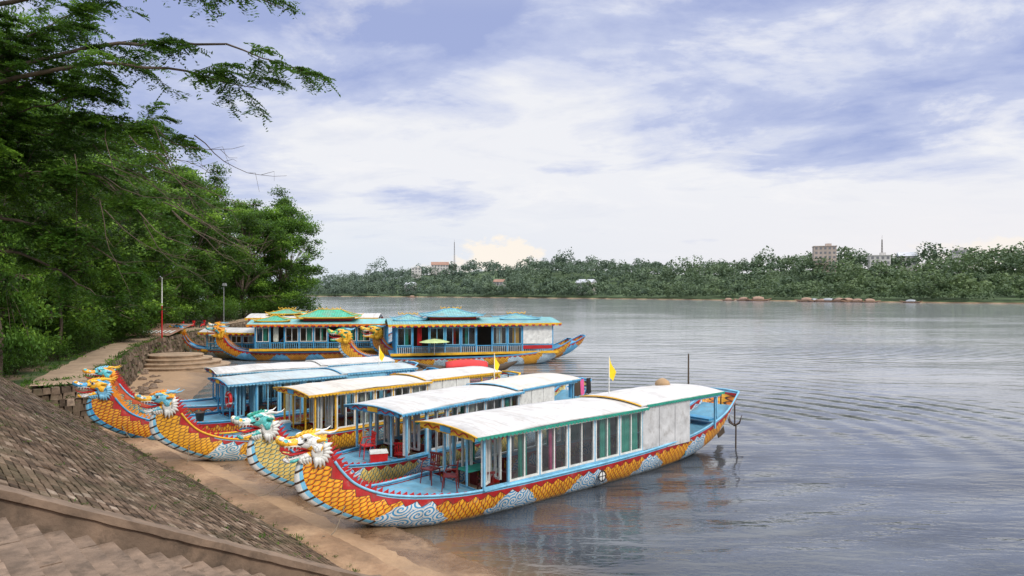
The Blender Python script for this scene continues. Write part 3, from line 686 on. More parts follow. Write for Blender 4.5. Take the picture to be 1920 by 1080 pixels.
def dragon_head(parent,skin,hornm,beardm,crestm,yo=0,xo=0,zo=0,k=1.0):
    def T(mb): mb.v=[((x-.2)*k+.2+xo,y*k+yo,(z-2.45)*k+2.45+zo) for x,y,z in mb.v]; return mb
    def rings(data,n=14):
        out=[]
        for (x,z,ry,rz,tilt) in data:
            r=[]
            for j in range(n):
                a=2*math.pi*j/n; yy=ry*math.copysign(abs(math.cos(a))**.8,math.cos(a)); zz=rz*math.copysign(abs(math.sin(a))**.8,math.sin(a))
                r.append((x-zz*math.sin(tilt),yy,z+zz*math.cos(tilt)))
            out.append(r)
        return out
    mb=MB()
    mb.loft(rings([(.56,2.45,.10,.14,-.3),(.45,2.52,.20,.28,-.2),(.28,2.6,.25,.31,0),(.1,2.66,.26,.27,0),(-.1,2.7,.23,.19,0),(-.28,2.70,.18,.13,0),(-.45,2.70,.155,.11,0),(-.6,2.74,.165,.13,.1),(-.72,2.78,.165,.13,.2),(-.82,2.80,.11,.08,.2),(-.85,2.8,.03,.03,.2)]))
    for sg in (-1,1):
        mb.ell((-.74,sg*.1,2.87),(.08,.06,.06)); mb.ell((-.08,sg*.18,2.86),(.17,.08,.07))
        mb.ell((.2,sg*.23,2.52),(.14,.08,.14))
    hd=mk('dragon_head',T(mb),skin,parent,True)
    mb=MB(); mb.loft(rings([(.3,2.42,.17,.13,0),(.05,2.36,.17,.10,.1),(-.2,2.30,.15,.075,.15),(-.42,2.25,.13,.065,.1),(-.58,2.26,.10,.06,-.2),(-.66,2.31,.04,.04,-.3)])); mk('lower_jaw',T(mb),skin,hd,True)
    mb=MB(); mb.loft(rings([(.1,2.45,.10,.03,0),(-.2,2.42,.11,.03,.1),(-.45,2.40,.09,.03,.0),(-.66,2.47,.06,.02,-.5),(-.74,2.56,.02,.015,-.8)],8))
    mb.loft(rings([(.12,2.5,.17,.12,0),(-.15,2.55,.15,.06,0),(-.5,2.60,.12,.02,0)],10)); mk('tongue',T(mb),M_red,hd,True)
    mb=MB()
    up=[(-.02,-.155,2.61),(-.35,-.145,2.64),(-.66,-.12,2.67),(-.70,0,2.67),(-.66,.12,2.67),(-.35,.145,2.64),(-.02,.155,2.61)]; mb.tube(up,.022,6)
    for i in range(7):
        x=-.05-i*.1
        for sg in (-1,1): mb.spike((x,sg*(.15-.005*i),2.62+.01*i),(x-.01,sg*(.145-.005*i),2.61+.01*i-(.12 if i in (4,5) else .07)),.03)
    mk('upper_teeth',T(mb),M_white,hd)
    mb=MB()
    lo=[(-.02,-.125,2.35),(-.3,-.12,2.33),(-.55,-.09,2.30),(-.6,0,2.30),(-.55,.09,2.30),(-.3,.12,2.33),(-.02,.125,2.35)]; mb.tube(lo,.022,6)
    for i in range(6):
        x=-.05-i*.1
        for sg in (-1,1): mb.spike((x,sg*(.125-.005*i),2.34-.01*i),(x-.01,sg*.12,2.42-.01*i),.025)
    mk('lower_teeth',T(mb),M_white,hd)
    for sg in (-1,1):
        mb=MB(); mb.ell((-.12,sg*.195,2.79),(.085,.06,.085),0); mb.ell((-.15,sg*.245,2.79),(.042,.02,.042),1); mk('eye',T(mb),[M_white,M_black],hd,True)
        mb=MB(); mb.tube([(.15,sg*.12,2.86),(.33,sg*.18,2.92),(.52,sg*.22,2.88),(.68,sg*.24,2.90),(.80,sg*.24,2.98)],[.05,.045,.038,.025,.005],8)
        mk('horn',T(mb),hornm,hd,True)
        mb=MB(); mb.tube([(.18,sg*.22,2.70),(.30,sg*.31,2.74),(.42,sg*.33,2.70)],[.06,.05,.005],6); mk('ear',T(mb),crestm,hd,True)
        mb=MB()
        for i in range(8):
            a=-1.9+i*.33; bx,bz=.22+.16*math.cos(a),2.43+.2*math.sin(a); L=U(.20,.30)
            mb.spike((bx,sg*.20,bz),(bx+L*math.cos(a)*.9+.04,sg*(.22+.03*R()),bz+L*math.sin(a)),.095,0,5,(0,sg*.03,.02))
        for i in range(4):
            mb.spike((.05-.1*i,sg*.10,2.28-.005*i),(.10-.08*i,sg*.12,2.06+.02*i),.06,0,5,(-.03,0,0))
        mb.ell((.24,sg*.19,2.42),(.22,.07,.24),0,10,6); mb.ell((-.1,sg*.09,2.28),(.26,.05,.06),0,10,6)
        mk('beard',T(mb),beardm,hd,True)
    mb=MB()
    for i in range(8):
        x=-.30+.11*i; z=2.80+.10*math.sin(min(1,(i+1)/4)*1.6)-.06*max(0,i-4); mb.spike((x,0,z),(x+.12,0,z+.11+.02*(i%2)),.06,0,6)
    mb.ell((.05,0,2.86),(.42,.04,.07)); mk('crest',T(mb),crestm,hd,True)
    return hd
def roof_sheet(parent,x0,x1,ze,w,rise,mat,name='roof',n=12,sag=0.0):
    mb=MB(); rings=[]; m=12
    for i in range(n+1):
        x=x0+(x1-x0)*i/n; dz=sag*math.sin(i/n*math.pi)+U(-.014,.014)
        up=[(x,-w+2*w*j/m,ze+dz+rise*(1-(-1+2*j/m)**2)) for j in range(m+1)]
        lo=[(a,b,c-.03) for a,b,c in up[::-1]]
        rings.append(up+lo)
    mb.loft(rings); o=mk(name,mb,mat,parent,False)
    o.data.polygons.foreach_set('use_smooth',[abs(p.normal.z)>.3 for p in o.data.polygons]); return o
def scallops(mb,x0,x1,y,z,w=.16,h=.11,mi=0,mi2=None):
    n=int((x1-x0)/w)
    for i in range(n):
        a=x0+i*(x1-x0)/n; ww=(x1-x0)/n
        pts=[(a+ww*.5+ww*.48*math.cos(t),z-h*math.sin(t)) for t in np.linspace(0,math.pi,7)]
        vs=[(p[0],y-.008,p[1]) for p in pts]+[(p[0],y+.008,p[1]) for p in pts]; m=len(pts)
        fs=[tuple(range(m))[::-1],tuple(range(m,2*m))]+[(j,j+1,m+j+1,m+j) for j in range(m-1)]
        mb.add(vs,fs,mi if (mi2 is None or i%2==0) else mi2)
def window_mesh(w,h,framemat):
    mb=MB(); f=.055
    for sx in (-1,1): mb.box((sx*(w/2-f/2),0,0),(f,.08,h))
    mb.box((0,0,h/2-f/2),(w-2*f,.078,f)); mb.box((0,0,-h/2+f/2),(w-2*f,.078,f)); mb.box((0,.002,0),(f*.8,.076,h-2*f))
    for sx in (-1,1):
        a,b=(-w/2+f,-f*.4) if sx<0 else (f*.4,w/2-f); y=.012*sx; zz=h/2-f
        mb.add([(a,y,-zz),(b,y,-zz),(b,y,zz),(a,y,zz)],[(0,1,2,3)],1)
    me=bpy.data.meshes.new('window'); me.from_pydata(mb.v,[],mb.f); me.materials.append(framemat); me.materials.append(M_glass); me.polygons.foreach_set('material_index',mb.m); me.update(); return me
def bench_mesh():
    mb=MB(); mb.box((0,0,.13),(.55,.45,.06)); mb.box((-.25,0,.42),(.05,.45,.56)); mb.box((.0,0,.04),(.45,.38,.14))
    me=bpy.data.meshes.new('bench'); me.from_pydata(mb.v,[],mb.f); me.materials.append(M_chair); me.update(); return me
ME_bench=bench_mesh()
def curtain(parent,x,y,w,z0,z1,mat):
    mb=MB(); vs=[];fs=[]; n=28
    for i in range(n+1):
        xx=x-w/2+w*i/n; dy=.03*math.sin(i*1.35)+U(-.006,.006)
        vs+=[(xx+.02*math.sin(i),y+dy*1.2,z0+U(0,.01)),(xx,y+dy,z1)]
    for i in range(n): fs.append((2*i,2*i+2,2*i+3,2*i+1))
    mb.add(vs,fs); return mk('curtain',mb,mat,parent,True)
GRP='dragon boats moored at the bank'
RISE=.13
def dragon_boat(hx,hy,bx,by,L,label,hm,hd,trim,trim2,post,frame,roofm,cols,curt=(),beam=1.,hornm=None,beardm=None,crestm=None,ze=2.42,gab=None,c0=4.4,fas=None,nb=5,hk=.95):
    rt=root('dragon_boat',(hx,hy,0),math.atan2(by,bx),label,'boat',GRP)
    S=stations(L,beam); kk=(L-4)/15.2; X=lambda x:4+(x-4)*kk
    c1,c2,c3=X(11.7),X(14.5),X(16.6)
    build_hull(rt,S,hm,railmat=cols[0],spikemat=cols[1])
    build_deck(rt,S,1.1,c0,zoff=.07,mat=cols[2]); build_deck(rt,S,c0,c2,zabs=.32,wk=.86,name='cabin_floor',mat=M_wood)
    build_deck(rt,S,c2,X(18.6),zoff=.25,name='stern_deck',mat=cols[2],wk=.93)
    for xx,zz in ((c0,.55),(c2,.5)):
        mb=MB(); zt,hb=at_x(S,xx); mb.box((xx,0,zz),(.04,2*hb*.93,.5)); mk('bulkhead',mb,cols[2],rt)
    dragon_head(rt,hd,hornm or M_white,beardm or M_white,crestm or M_lblue,k=hk)
    w=1.36*beam
    mb=MB(); zb=.84; bw=(c1-c0-.9)/nb
    for sg in (-1,1):
        mb.box(((c0+c2)/2,sg*w,zb+.03),(c2-c0,.09,.1)); mb.box(((c0+c3)/2,sg*w,ze-.05),(c3-c0,.08,.1))
        xsps=[c0,c0+.9]+[c0+.9+bw*(i+1) for i in range(nb)]+[c2,c3-.1]
        for x in xsps: 
            zz=zb if x<c2+.01 else at_x(S,x)[0]-.2
            mb.box((x,sg*w*(1 if x<c2+.1 else .88),(zz+ze)/2),(.06,.07,ze-zz-.02),0)
    for y in (-.55,.55): mb.box((c0,y*beam,(.75+ze)/2+.05),(.05,.05,ze-.75))
    mb.box((c0,0,ze-.06),(.08,2*w-.1,.1))
    cab=mk('cabin_frame',mb,post,rt)
    me=window_mesh(bw-.06,ze-zb-.19,frame)
    for sg in (-1,1):
        for i in range(nb): inst('window',me,cab,(c0+.9+bw*(i+.5),sg*w,(zb+.08+ze-.1)/2),0 if sg<0 else math.pi)
    me2=window_mesh(.5,ze-zb-.1,frame)
    for (x,y,r) in ((c0+.3,-w+.3,.5),(c0+.3,w-.3,-.5),(c0+.95,-.7,1.57),(c0+.95,.7,1.57)):
        inst('door',me2,cab,(x,y*beam,(zb+ze)/2),r)
    for (i,mm,fw) in curt:
        curtain(cab,c0+.9+bw*(i+.5),-(w-.085),bw*fw,zb+.08,ze-.12,mm)
        if mm is M_cgreen: curtain(cab,c0+.9+bw*(i+.5),(w-.085),bw*fw,zb+.08,ze-.12,mm)
    n=3
    for sg in (-1,1):
        for i in range(n):
            mb=MB(); a=c1+(c2-c1)*i/n; b=c1+(c2-c1)*(i+1)/n
            mb.box(((a+b)/2,sg*(w+.03+.004*i),(zb+ze)/2-.02),(b-a-.02,.03,ze-zb-.02)); mk('side_panel',mb,cols[3],rt)
    mb=MB(); mb.box((c2-.05,0,(zb+ze)/2),(.04,2*w-.15,ze-zb-.05)); mk('rear_panel',mb,cols[3],rt)
    nbn=int((c1-c0-1.6)/1.1)
    for sg in (-1,1):
        for i in range(nbn): inst('bench',ME_bench,cab,(c0+1.5+i*1.1,sg*.8*beam,.34))
    rm=roof_sheet(rt,c0-.4,c1+.15,ze,w+.2,RISE,roofm[0],sag=.05)
    r2=roof_sheet(rt,c1-.15,c3+.2,ze+.07,w+.10,RISE,roofm[1],sag=.03)
    for (a,b,z,ww,pm) in ((c0-.4,c1+.15,ze,w+.2,rm),(c1+.17,c3+.17,ze+.07,w+.10,r2)):
        for sg in (-1,1):
            mb=MB(); mb.box(((a+b)/2,sg*(ww+.012),z-.015),(b-a,.02,.035),0); scallops(mb,a,b,sg*(ww+.012),z-.031,.15,.07,1)
            mk('eave_trim',mb,[fas or trim,trim2],pm)
    for x,z,ww,pm in ((c0-.41,ze,w+.2,rm),(c1-.16,ze+.07,w+.10,r2)):
        mb=MB(); P=[(x,-ww+2*ww*j/16,z+RISE*(1-(-1+2*j/16)**2)) for j in range(17)]; mb.tube(P,.026,6); mk('roof_arch',mb,trim,pm,True)
    mb=MB(); m_=20; x=c0-.36; vs=[];
    for j in range(m_+1):
        y=-w+2*w*j/m_; zt_=ze-.0+(RISE-.02)*(1-(-1+2*j/m_)**2); zb_=ze-.16+.05*abs(math.sin(j*1.2))
        vs+=[(x,y,zb_),(x,y,zt_),(x+.04,y,zb_),(x+.04,y,zt_)]
    fs=[]
    for j in range(m_):
        a=j*4; b=a+4; fs+=[(a,a+1,b+1,b),(a+2,b+2,b+3,a+3),(a,b,b+2,a+2)]
    mb.add(vs,fs); mb.box((x-.02,0,ze+.0),(.03,.5,.16),1); 
    for sg in (-1,1): mb.tube([(x-.02,sg*(.3+.1*k),ze-.02+.05*math.sin(k*1.3)) for k in range(9)],.02,5,2)
    mk('gable_board',mb,[gab or trim,M_blue if gab is not M_blue else M_yel,M_red],rt)
    mb=MB()
    for sg in (-1,1): mb.box((X(17.4),sg*.7*beam,1.6),(.06,.06,1.2))
    mb.box((X(17.4),0,2.15),(.07,1.5*beam,.07)); mk('stern_frame',mb,post,rt)
    mb=MB(); mb.box((X(17),0,1.25),(.5,1.5*beam,.08)); mk('stern_bench',mb,M_blue,rt)
    mb=MB(); mb.box((X(18.7),0,.7),(.5,.05,1.0),rot=(0,-.35,0)); mb.tube([(X(18.75),0,.9),(X(18.85),0,2.1),(X(18.2),0,2.3)],.035,6); mk('rudder',mb,M_dark,rt)
    return rt,S,X,(c0,c1,c2,c3,w,ze)
def flagpole(parent,x,y,z,h,s=1.):
    mb=MB(); mb.tube([(x,y,z),(x+.01,y,z+h)],[.022,.014],6); p=mk('flag_pole',mb,M_white,parent)
    mb=MB(); vs=[];fs=[]
    for i in range(9):
        a=i/8; vs+=[(x+.02+a*.26*s,y+.08*math.sin(a*5)*a,z+h-.02-.52*a*s),(x+.02+a*.12*s,y+.08*math.sin(a*5+.5)*a,z+h-.62*s-.22*a*s)]
    for i in range(8): fs.append((2*i,2*i+2,2*i+3,2*i+1))
    mb.add(vs,fs); mk('flag',mb,M_flag,p,True)
B1=dragon_boat(-5.2,17.3,.757,.653,19.2,'orange-scaled dragon boat with white beard and green eave trim',H1,HD1,M_yel,M_green,M_lblue,M_white,(R_w,R_w),(M_lblue,M_red,M_deck,M_grey),
   ((0,M_cgreen,.25),(1,M_cpink,.2),(3,M_cgreen,.4),(4,M_cgreen,.75)),gab=M_yel,fas=M_green,c0=4.65,crestm=M_yel)
B2=dragon_boat(-7.5,20.1,.625,.781,17.4,'pale green and white dragon boat with blue arched roof rim',H2,HD2,M_lblue,M_blue,M_lblue,M_grey,(R_w,R_c),(M_blue,M_red,M_deck,M_white),
   ((2,M_cwhite,.4),(4,M_cgreen,.4)),.96,M_white,M_white,M_green,gab=M_blue,c0=4.7)
B3=dragon_boat(-12.5,24.2,.72,.694,17.4,'yellow-trimmed dragon boat with pale roof and scaled hull',H3,HD3,M_yel,M_yel,M_yel,M_white,(R_c,R_w),(M_yel,M_red,M_deck,M_white),
   ((1,M_cwhite,.4),(4,M_cwhite,.5)),.97,M_lblue,M_white,M_orange,gab=M_yel,c0=5.3)
B4=dragon_boat(-16.9,27.7,.78,.626,16.2,'blue dragon boat with blue-grey roof and orange spines',H4,HD4,M_blue,M_lblue,M_blue,M_lblue,(R_b,R_b),(M_blue,M_orange,M_deck,M_lblue),
   ((1,M_cwhite,.5),),.94,M_yel,M_lblue,M_yel,gab=M_blue,nb=4,c0=5.1)
B5=dragon_boat(-19.2,32.0,.82,.572,16.2,'blue and gold dragon boat with white roof beside the stone wall',H5,HD5,M_white,M_lblue,M_blue,M_lblue,(R_w,R_w),(M_lblue,M_red,M_deck,M_lblue),
   (),.92,M_yel,M_orange,M_lblue,gab=M_blue,nb=4,c0=5.1)
def bt(B,p):
    a=B[0].rotation_euler[2]; l=B[0].location; return (l[0]+p[0]*math.cos(a)-p[1]*math.sin(a),l[1]+p[0]*math.sin(a)+p[1]*math.cos(a),p[2])
flagpole(B1[0],12.1,.5,2.5,1.55,1.15); flagpole(B2[0],12.0,1.0,2.45,1.3); flagpole(B4[0],12.6,-.3,2.45,1.2)
mb=MB(); S=B1[1]; ye=-1.47; zc=.42
ring=[(9.5+.17*math.cos(a),ye-.02,zc+.17*math.sin(a)) for a in np.linspace(0,2*math.pi,25)]
mb.tube(ring,.016,6,0); mb.tube([(9.28,ye-.02,zc),(9.72,ye-.02,zc)],.013,6,0); mb.tube([(9.5,ye-.02,zc-.17),(9.5,ye-.02,zc+.24)],.013,6,0)
mb.ell((9.5,ye+.01,zc),(.17,.03,.17),1); mk('hull_emblem',mb,[M_black,M_white],B1[0],True)
mb=MB(); seg=32
mb.tube([(0,.3*math.cos(a),.3*math.sin(a)) for a in np.linspace(0,2*math.pi,seg)],.075,8,0)
for k in range(4):
    a0=k*math.pi/2+.4; mb.tube([(0,.3*math.cos(a0+d),.3*math.sin(a0+d)) for d in (-.12,0,.12)],.08,8,1)
o=mk('life_ring',mb,[M_redpl,M_white],None,True); o.location=bt(B4,(4.95,-.85,1.7)); o.rotation_euler=(0,0,B4[0].rotation_euler[2]); top(o,'red and white life ring hung on the blue cabin front','life ring')
p=bt(B1,(19.35,-.35,1.15)); r=root('anchor',p,.4,'rusty iron anchor hanging by a rope from a boat stern','anchor',None,1.1)
mb=MB(); mb.tube([(0,0,-.45),(0,0,.45)],.03,6); mb.tube([(-.13,0,.36),(.13,0,.36)],.02,6); mk('shank',mb,M_steel,r)
mb=MB()
for c_,s_ in ((1,0),(0,1)): mb.tube([(-.36*c_,-.36*s_,-.08),(-.26*c_,-.26*s_,-.33),(0,0,-.47),(.26*c_,.26*s_,-.33),(.36*c_,.36*s_,-.08)],[.012,.03,.035,.03,.012],6)
mk('fluke',mb,M_steel,r)
mb=MB(); mb.tube([(0,0,.42),(-.03,.05,.7),(-.12,.1,.95)],.012,5); mk('rope',mb,M_rope,r)
mb=MB(); mb.tube([(17,.4,1.0),(17.02,.4,3.85)],[.045,.03],7); mk('stern_pole',mb,M_dark,B1[0])
mb=MB(); mb.tube([(0,0,-1.5),(.02,0,1.0)],[.035,.03],7); o=mk('mooring_pole',mb,M_dark); p=bt(B1,(18.0,-1.2,0)); o.location=p; top(o,'short wooden mooring pole by the boat stern','pole')
for B,sv in ((B1,(2.2,-.1)),(B2,(7,-.1)),(B3,(12,-.1)),(B4,(17,-.1))):
    a=Vector(bt(B,(.9,-.3,.95))); b=Vector(W(*sv,0)); b.z=.42; d=b-a
    mb=MB(); mb.tube([tuple(a+d*k-Vector((0,0,.5*math.sin(k*math.pi)*.6))) for k in np.linspace(0,1,9)],.014,5)
    o=mk('mooring_rope',mb,M_rope); top(o,'thin mooring rope tied from bow to the ledge','rope','mooring ropes')
def chair(loc,rz,mat,label):
    r=root('plastic_chair',loc,rz,label,'chair')
    mb=MB(); mb.box((0,0,.43),(.42,.42,.03)); mk('seat',mb,mat,r)
    mb=MB(); 
    for i in range(5): mb.box((-.2,-.16+.08*i,.66),(.02,.035,.34),rot=(0,-.12,0))
    mb.box((-.225,0,.84),(.03,.42,.07),rot=(0,-.12,0)); mb.box((-.19,0,.5),(.03,.40,.05)); mk('backrest',mb,mat,r)
    for sx in (-1,1):
        for sy in (-1,1): mb=MB(); mb.tube([(sx*.18,sy*.18,.42),(sx*.22,sy*.22,0)],[.022,.017],5); mk('leg',mb,mat,r)
    for sy in (-1,1): mb=MB(); mb.tube([(-.2,sy*.21,.66),(.1,sy*.23,.66),(.2,sy*.22,.43)],.018,5); mk('armrest',mb,mat,r)
    return r
def table(loc,rz,mat,label):
    r=root('table',loc,rz,label,'table'); mb=MB(); mb.box((0,0,.7),(.9,.6,.04)); mk('table_top',mb,mat,r)
    for sx in (-1,1):
        for sy in (-1,1): mb=MB(); mb.box((sx*.4,sy*.25,.34),(.04,.04,.68)); mk('leg',mb,M_dark,r)
h1=B1[0].rotation_euler[2]; pz=lambda B,x,y,z: bt(B,(x,y,z))
chair(pz(B1,4.1,-.5,.77),h1+2.4,M_chair,'dark maroon plastic armchair on the bow deck')
chair(pz(B1,4.1,.5,.77),h1+3.4,M_chair,'dark maroon plastic armchair on the bow deck')
chair(pz(B1,5.2,-.75,.34),h1+1.2,M_chair,'dark maroon plastic armchair inside the cabin entrance')
table(pz(B1,5.5,.2,.34),h1,M_cgreen,'small table with green cloth in the boat cabin')
chair(pz(B2,4.2,.1,.77),B2[0].rotation_euler[2]+2.8,M_redpl,'bright red plastic chair on the boat deck')
chair(pz(B2,5.3,-.4,.34),B2[0].rotation_euler[2]+.5,M_redpl,'bright red plastic chair inside the cabin entrance')
def bucket(loc,mat,label,k=1):
    r=root('bucket',loc,U(0,3),label,'bucket',None,k); mb=MB(); ringf=lambda rr,z:[(rr*math.cos(a),rr*math.sin(a),z) for a in np.linspace(0,2*math.pi,17)[:-1]]
    mb.loft([ringf(.12,0),ringf(.16,.3),ringf(.175,.3),ringf(.175,.33),ringf(.15,.33),ringf(.11,.03)]); mk('pail',mb,mat,r,True)
    mb=MB(); mb.tube([(.17,0,.3),(.12,.1,.22),(0,.2,.18),(-.12,.1,.22),(-.17,0,.3)],.008,5); mk('handle',mb,M_steel,r)
def cooler(loc,rz,mat,label):
    r=root('cooler_box',loc,rz,label,'cooler'); mb=MB(); mb.box((0,0,.16),(.55,.36,.32),tx=1.06,ty=1.06); mk('body',mb,mat,r); mb=MB(); mb.box((0,0,.355),(.61,.41,.07),tx=.94,ty=.94); mk('lid',mb,M_white,r)
cooler(pz(B1,6.5,.6,.34),h1,M_redpl,'red cooler box with white lid in the cabin')
cooler(pz(B2,4.0,-.7,.78),.3,M_redpl,'red cooler box with white lid on the bow deck'); bucket(pz(B3,4.2,-.4,.79),M_blue,'blue plastic bucket on the bow deck',1.2)
cooler(pz(B3,4.8,.5,.78),1.0,M_lblue,'light blue cooler box on the bow deck'); bucket(pz(B4,3.9,-.3,.79),M_steel,'dark metal bucket on the blue bow deck',1.2)
mb=MB(); mb.loft([[(r*math.cos(a),r*math.sin(a),z) for a in np.linspace(0,2*math.pi,19)[:-1]] for r,z in ((.28,0),(.32,.08),(.27,.2),(.12,.3),(.02,.33))]); o=mk('basket',mb,pmat('straw',(.42,.28,.16),.9),None,True); o.location=bt(B1,(15.9,.9,2.54)); top(o,'round straw basket upturned on the boat roof','basket')
for i,(mm,w_) in enumerate(((M_blue,.4),(M_dark,.5),(M_cpink,.3),(M_black,.4))):
    mb=MB(); vs=[];fs=[]
    for k in range(9): x=w_*k/8; vs+=[(x,.03*math.sin(k*1.3),-.75+.03*math.sin(k)),(x,.01*math.sin(k),0)]
    for k in range(8): fs.append((2*k,2*k+2,2*k+3,2*k+1))
    mb.add(vs,fs); o=mk('hanging_cloth',mb,mm,None,True); o.location=bt(B2,(14.9+.5*i,-.98,2.35)); o.rotation_euler=(0,0,B2[0].rotation_euler[2]); top(o,'piece of laundry hanging from the stern roof edge','cloth','laundry hung at the stern')

# ---- big pagoda boats
def pagoda(parent,cx,cy,z,lx,ly,h,mat,ridgemat):
    mb=MB(); rings=[]; K=7; n=8
    for k in range(K+1):
        t=k/K; ax=lx/2*(1-t)+ (max(.1,(lx-ly)/2))*t; ay=ly/2*(1-t)+.04*t; ring=[]
        def pt(u,v):
            c=(abs(u)*abs(v))**4
            return (cx+u*ax,cy+v*ay,z+h*t**1.3+.16*h*c*(1-t)**2)
        for i in range(n): ring.append(pt(-1+2*i/n,-1))
        for i in range(n): ring.append(pt(1,-1+2*i/n))
        for i in range(n): ring.append(pt(1-2*i/n,1))
        for i in range(n): ring.append(pt(-1,1-2*i/n))
        rings.append(ring)
    mb.loft(rings); mb.loft([[(x,y,zz-.08) for x,y,zz in rings[0]],rings[0]],1,False)
    o=mk('pagoda_roof',mb,[mat,ridgemat],parent)
    mb=MB(); rx=max(.1,(lx-ly)/2); mb.tube([(cx-rx,cy,z+h+.03),(cx+rx,cy,z+h+.03)],.05,6)
    for sx in (-1,1):
        for sy in (-1,1): 
            pts=[]
            for k in range(K+1):
                t=k/K; ax=lx/2*(1-t)+rx*t; ay=ly/2*(1-t)+.04*t; pts.append((cx+sx*ax,cy+sy*ay,z+h*t**1.3+.16*h*(1-t)**2+.03))
            e=pts[0]; mb.tube([(e[0]+sx*.16,e[1]+sy*.08,e[2]+.14),(e[0]+sx*.08,e[1]+sy*.04,e[2]+.05)]+pts,[.02,.035]+[.035]*(K+1),5)
    mk('roof_ridge',mb,ridgemat,o,True)
    mb=MB()
    for sx in (-1,1):
        pts=[(cx+sx*(rx*.15+k*.10*max(1,rx/1.2)),cy,z+h+.10+.07*math.sin(k*1.5)) for k in range(9)]; pts.append((pts[-1][0]+sx*.05,cy,pts[-1][2]+.18)); mb.tube(pts,[.03]+[.04]*8+[.03],5)
    mk('ridge_ornament',mb,M_yel,o,True)
def tile_mat(name,col):
    m,t,out=newmat(name); g=t.node('ShaderNodeTexCoord').outputs['Object']; x,y,z=t.sep(g)[:3]
    a=t.m('SINE',t.m('MULTIPLY',x,28.0)); b=t.m('SINE',t.m('MULTIPLY',y,28.0)); n=t.noise(g,2,5,.6)
    c=t.mix(t.mapr(n,.3,.7),sc(col,.7),sc(col,1.15)); c=t.mix(t.mapr(a,.3,1,0,.35),c,sc(col,.4)); c=t.mix(t.mapr(t.noise(g,.8,6,.7),.48,.68,0,.55),c,(.27,.25,.2))
    principled(t,out,c,.55,0,t.bump(t.m('ADD',a,b),.5,.03),.3); return m
TG=tile_mat('green_tiles',(.07,.46,.30)); TB=tile_mat('blue_tiles',(.18,.44,.46)) 
def big_boat(hx,hy,bx,by,L,label,offs,hulls,heads,w0,yc,cabx,pag,stripe,ze=3.3,zd=1.05,flatroof=None,aft=0,hk=1.15):
    rt=root('dragon_boat',(hx,hy,0),math.atan2(by,bx),label,'boat','large pagoda-roofed dragon boats')
    S=stations(L,1.0)
    for (yo,xo),hm,hd in zip(offs,hulls,heads):
        build_hull(rt,S,hm,yo=yo,xo=xo,railmat=M_blue,spikemat=M_orange); dragon_head(rt,hd,M_lblue,M_yel,M_green if aft else M_orange,yo=yo,xo=xo,k=hk,zo=.35*(hk-1)+.05)
        build_deck(rt,S,1.2,L-1,zoff=.05,yo=yo,xo=xo,mat=M_blue)
    x0,x1=cabx; mb=MB(); mb.box(((x0+x1)/2,yc,zd-.06),(x1-x0+1,2*w0+.3,.12),0); mb.box(((x0+x1)/2,yc-w0-.17,zd-.02),(x1-x0+1,.04,.22),1); mk('deck_platform',mb,[M_blue,M_yel],rt)
    mb=MB(); n=int((x1-x0)/1.25); dx=(x1-x0)/n
    for sg in (-1,1):
        for i in range(n+1): mb.box((x0+i*dx,yc+sg*w0,(zd+ze)/2),(.11,.11,ze-zd),0)
        mb.box(((x0+x1)/2,yc+sg*w0,ze-.12),(x1-x0,.10,.22),0); mb.box(((x0+x1)/2,yc+sg*w0,zd+.62),(x1-x0,.07,.07),0)
    for xx in (x0,x1):
        for k in range(1,4): mb.box((xx,yc-w0+2*w0*k/4,(zd+ze)/2),(.1,.1,ze-zd),0)
        mb.box((xx,yc,ze-.12),(.1,2*w0-.1,.22),0)
    cab=mk('cabin_frame',mb,M_blue,rt)
    for sg in (-1,1):
        mb=MB()
        for i in range(int((x1-x0)/.17)): mb.box((x0+.09+i*.17,yc+sg*(w0+.0),zd+.3),(.035,.03,.58))
        mb.box(((x0+x1)/2,yc+sg*w0,zd+.05),(x1-x0-.2,.05,.05))
        mk('balustrade',mb,M_white if aft else M_lblue,cab)
    me=window_mesh(dx-.16,ze-zd-1.0,M_white if not aft else M_lblue)
    for i in range(n):
        if aft and i>=n-2: continue
        if i%4==1: continue
        inst('window',me,cab,(x0+dx*(i+.5),yc-w0+.02,(zd+.68+ze-.25)/2))
    for i in range(n):
        if i%3==2: continue
        curtain(cab,x0+dx*(i+.5)+U(-.2,.2),yc-w0+.15,dx*U(.2,.45),zd+.7,ze-.25,random.choice([M_cwhite,M_red,M_yel,M_cgreen]))
    mb=MB(); mb.box(((x0+x1)/2,yc+w0-.5,(zd+ze)/2),(x1-x0-.3,.05,ze-zd-.1),0); mk('inner_wall',mb,M_dark,cab)
    for i in range(int((x1-x0)/1.7)):
        mb=MB(); mb.box((x0+1+i*1.7,yc-.2,zd+.38),(1.0,.7,.06),0); mb.box((x0+1+i*1.7,yc-.2,zd+.18),(.1,.1,.36),0); mk('table',mb,M_wood,cab)
    if aft:
        mb=MB(); mb.box((x1-dx,yc-w0-.06,(zd+ze)/2+.35),(2*dx-.1,.04,ze-zd-.75),0); mb.box((x1-dx,yc-w0-.062,zd+.42),(2*dx-.1,.045,.3),1); mk('side_panel',mb,[M_white,M_red],cab)
    mb=MB(); m=10; rings=[]
    for i in range(13):
        x=x0-.7+(x1-x0+1.4)*i/12; up=[(x,yc-(w0+.45)+(2*w0+.9)*j/m,ze+.42*(1-abs(-1+2*j/m)**1.3)) for j in range(m+1)]; rings.append(up+[(a,b,c-.07) for a,b,c in up[::-1]])
    mb.loft(rings); rf=mk('roof',mb,flatroof or TB,rt)
    for sg in (-1,1):
        mb=MB(); mb.box(((x0+x1)/2,yc+sg*(w0+.46),ze-.02),(x1-x0+1.4,.03,.12),0); scallops(mb,x0-.7,x1+.7,yc+sg*(w0+.465),ze-.078,.3,.14,0,1)
        mk('eave_trim',mb,[stripe,M_red],rf)
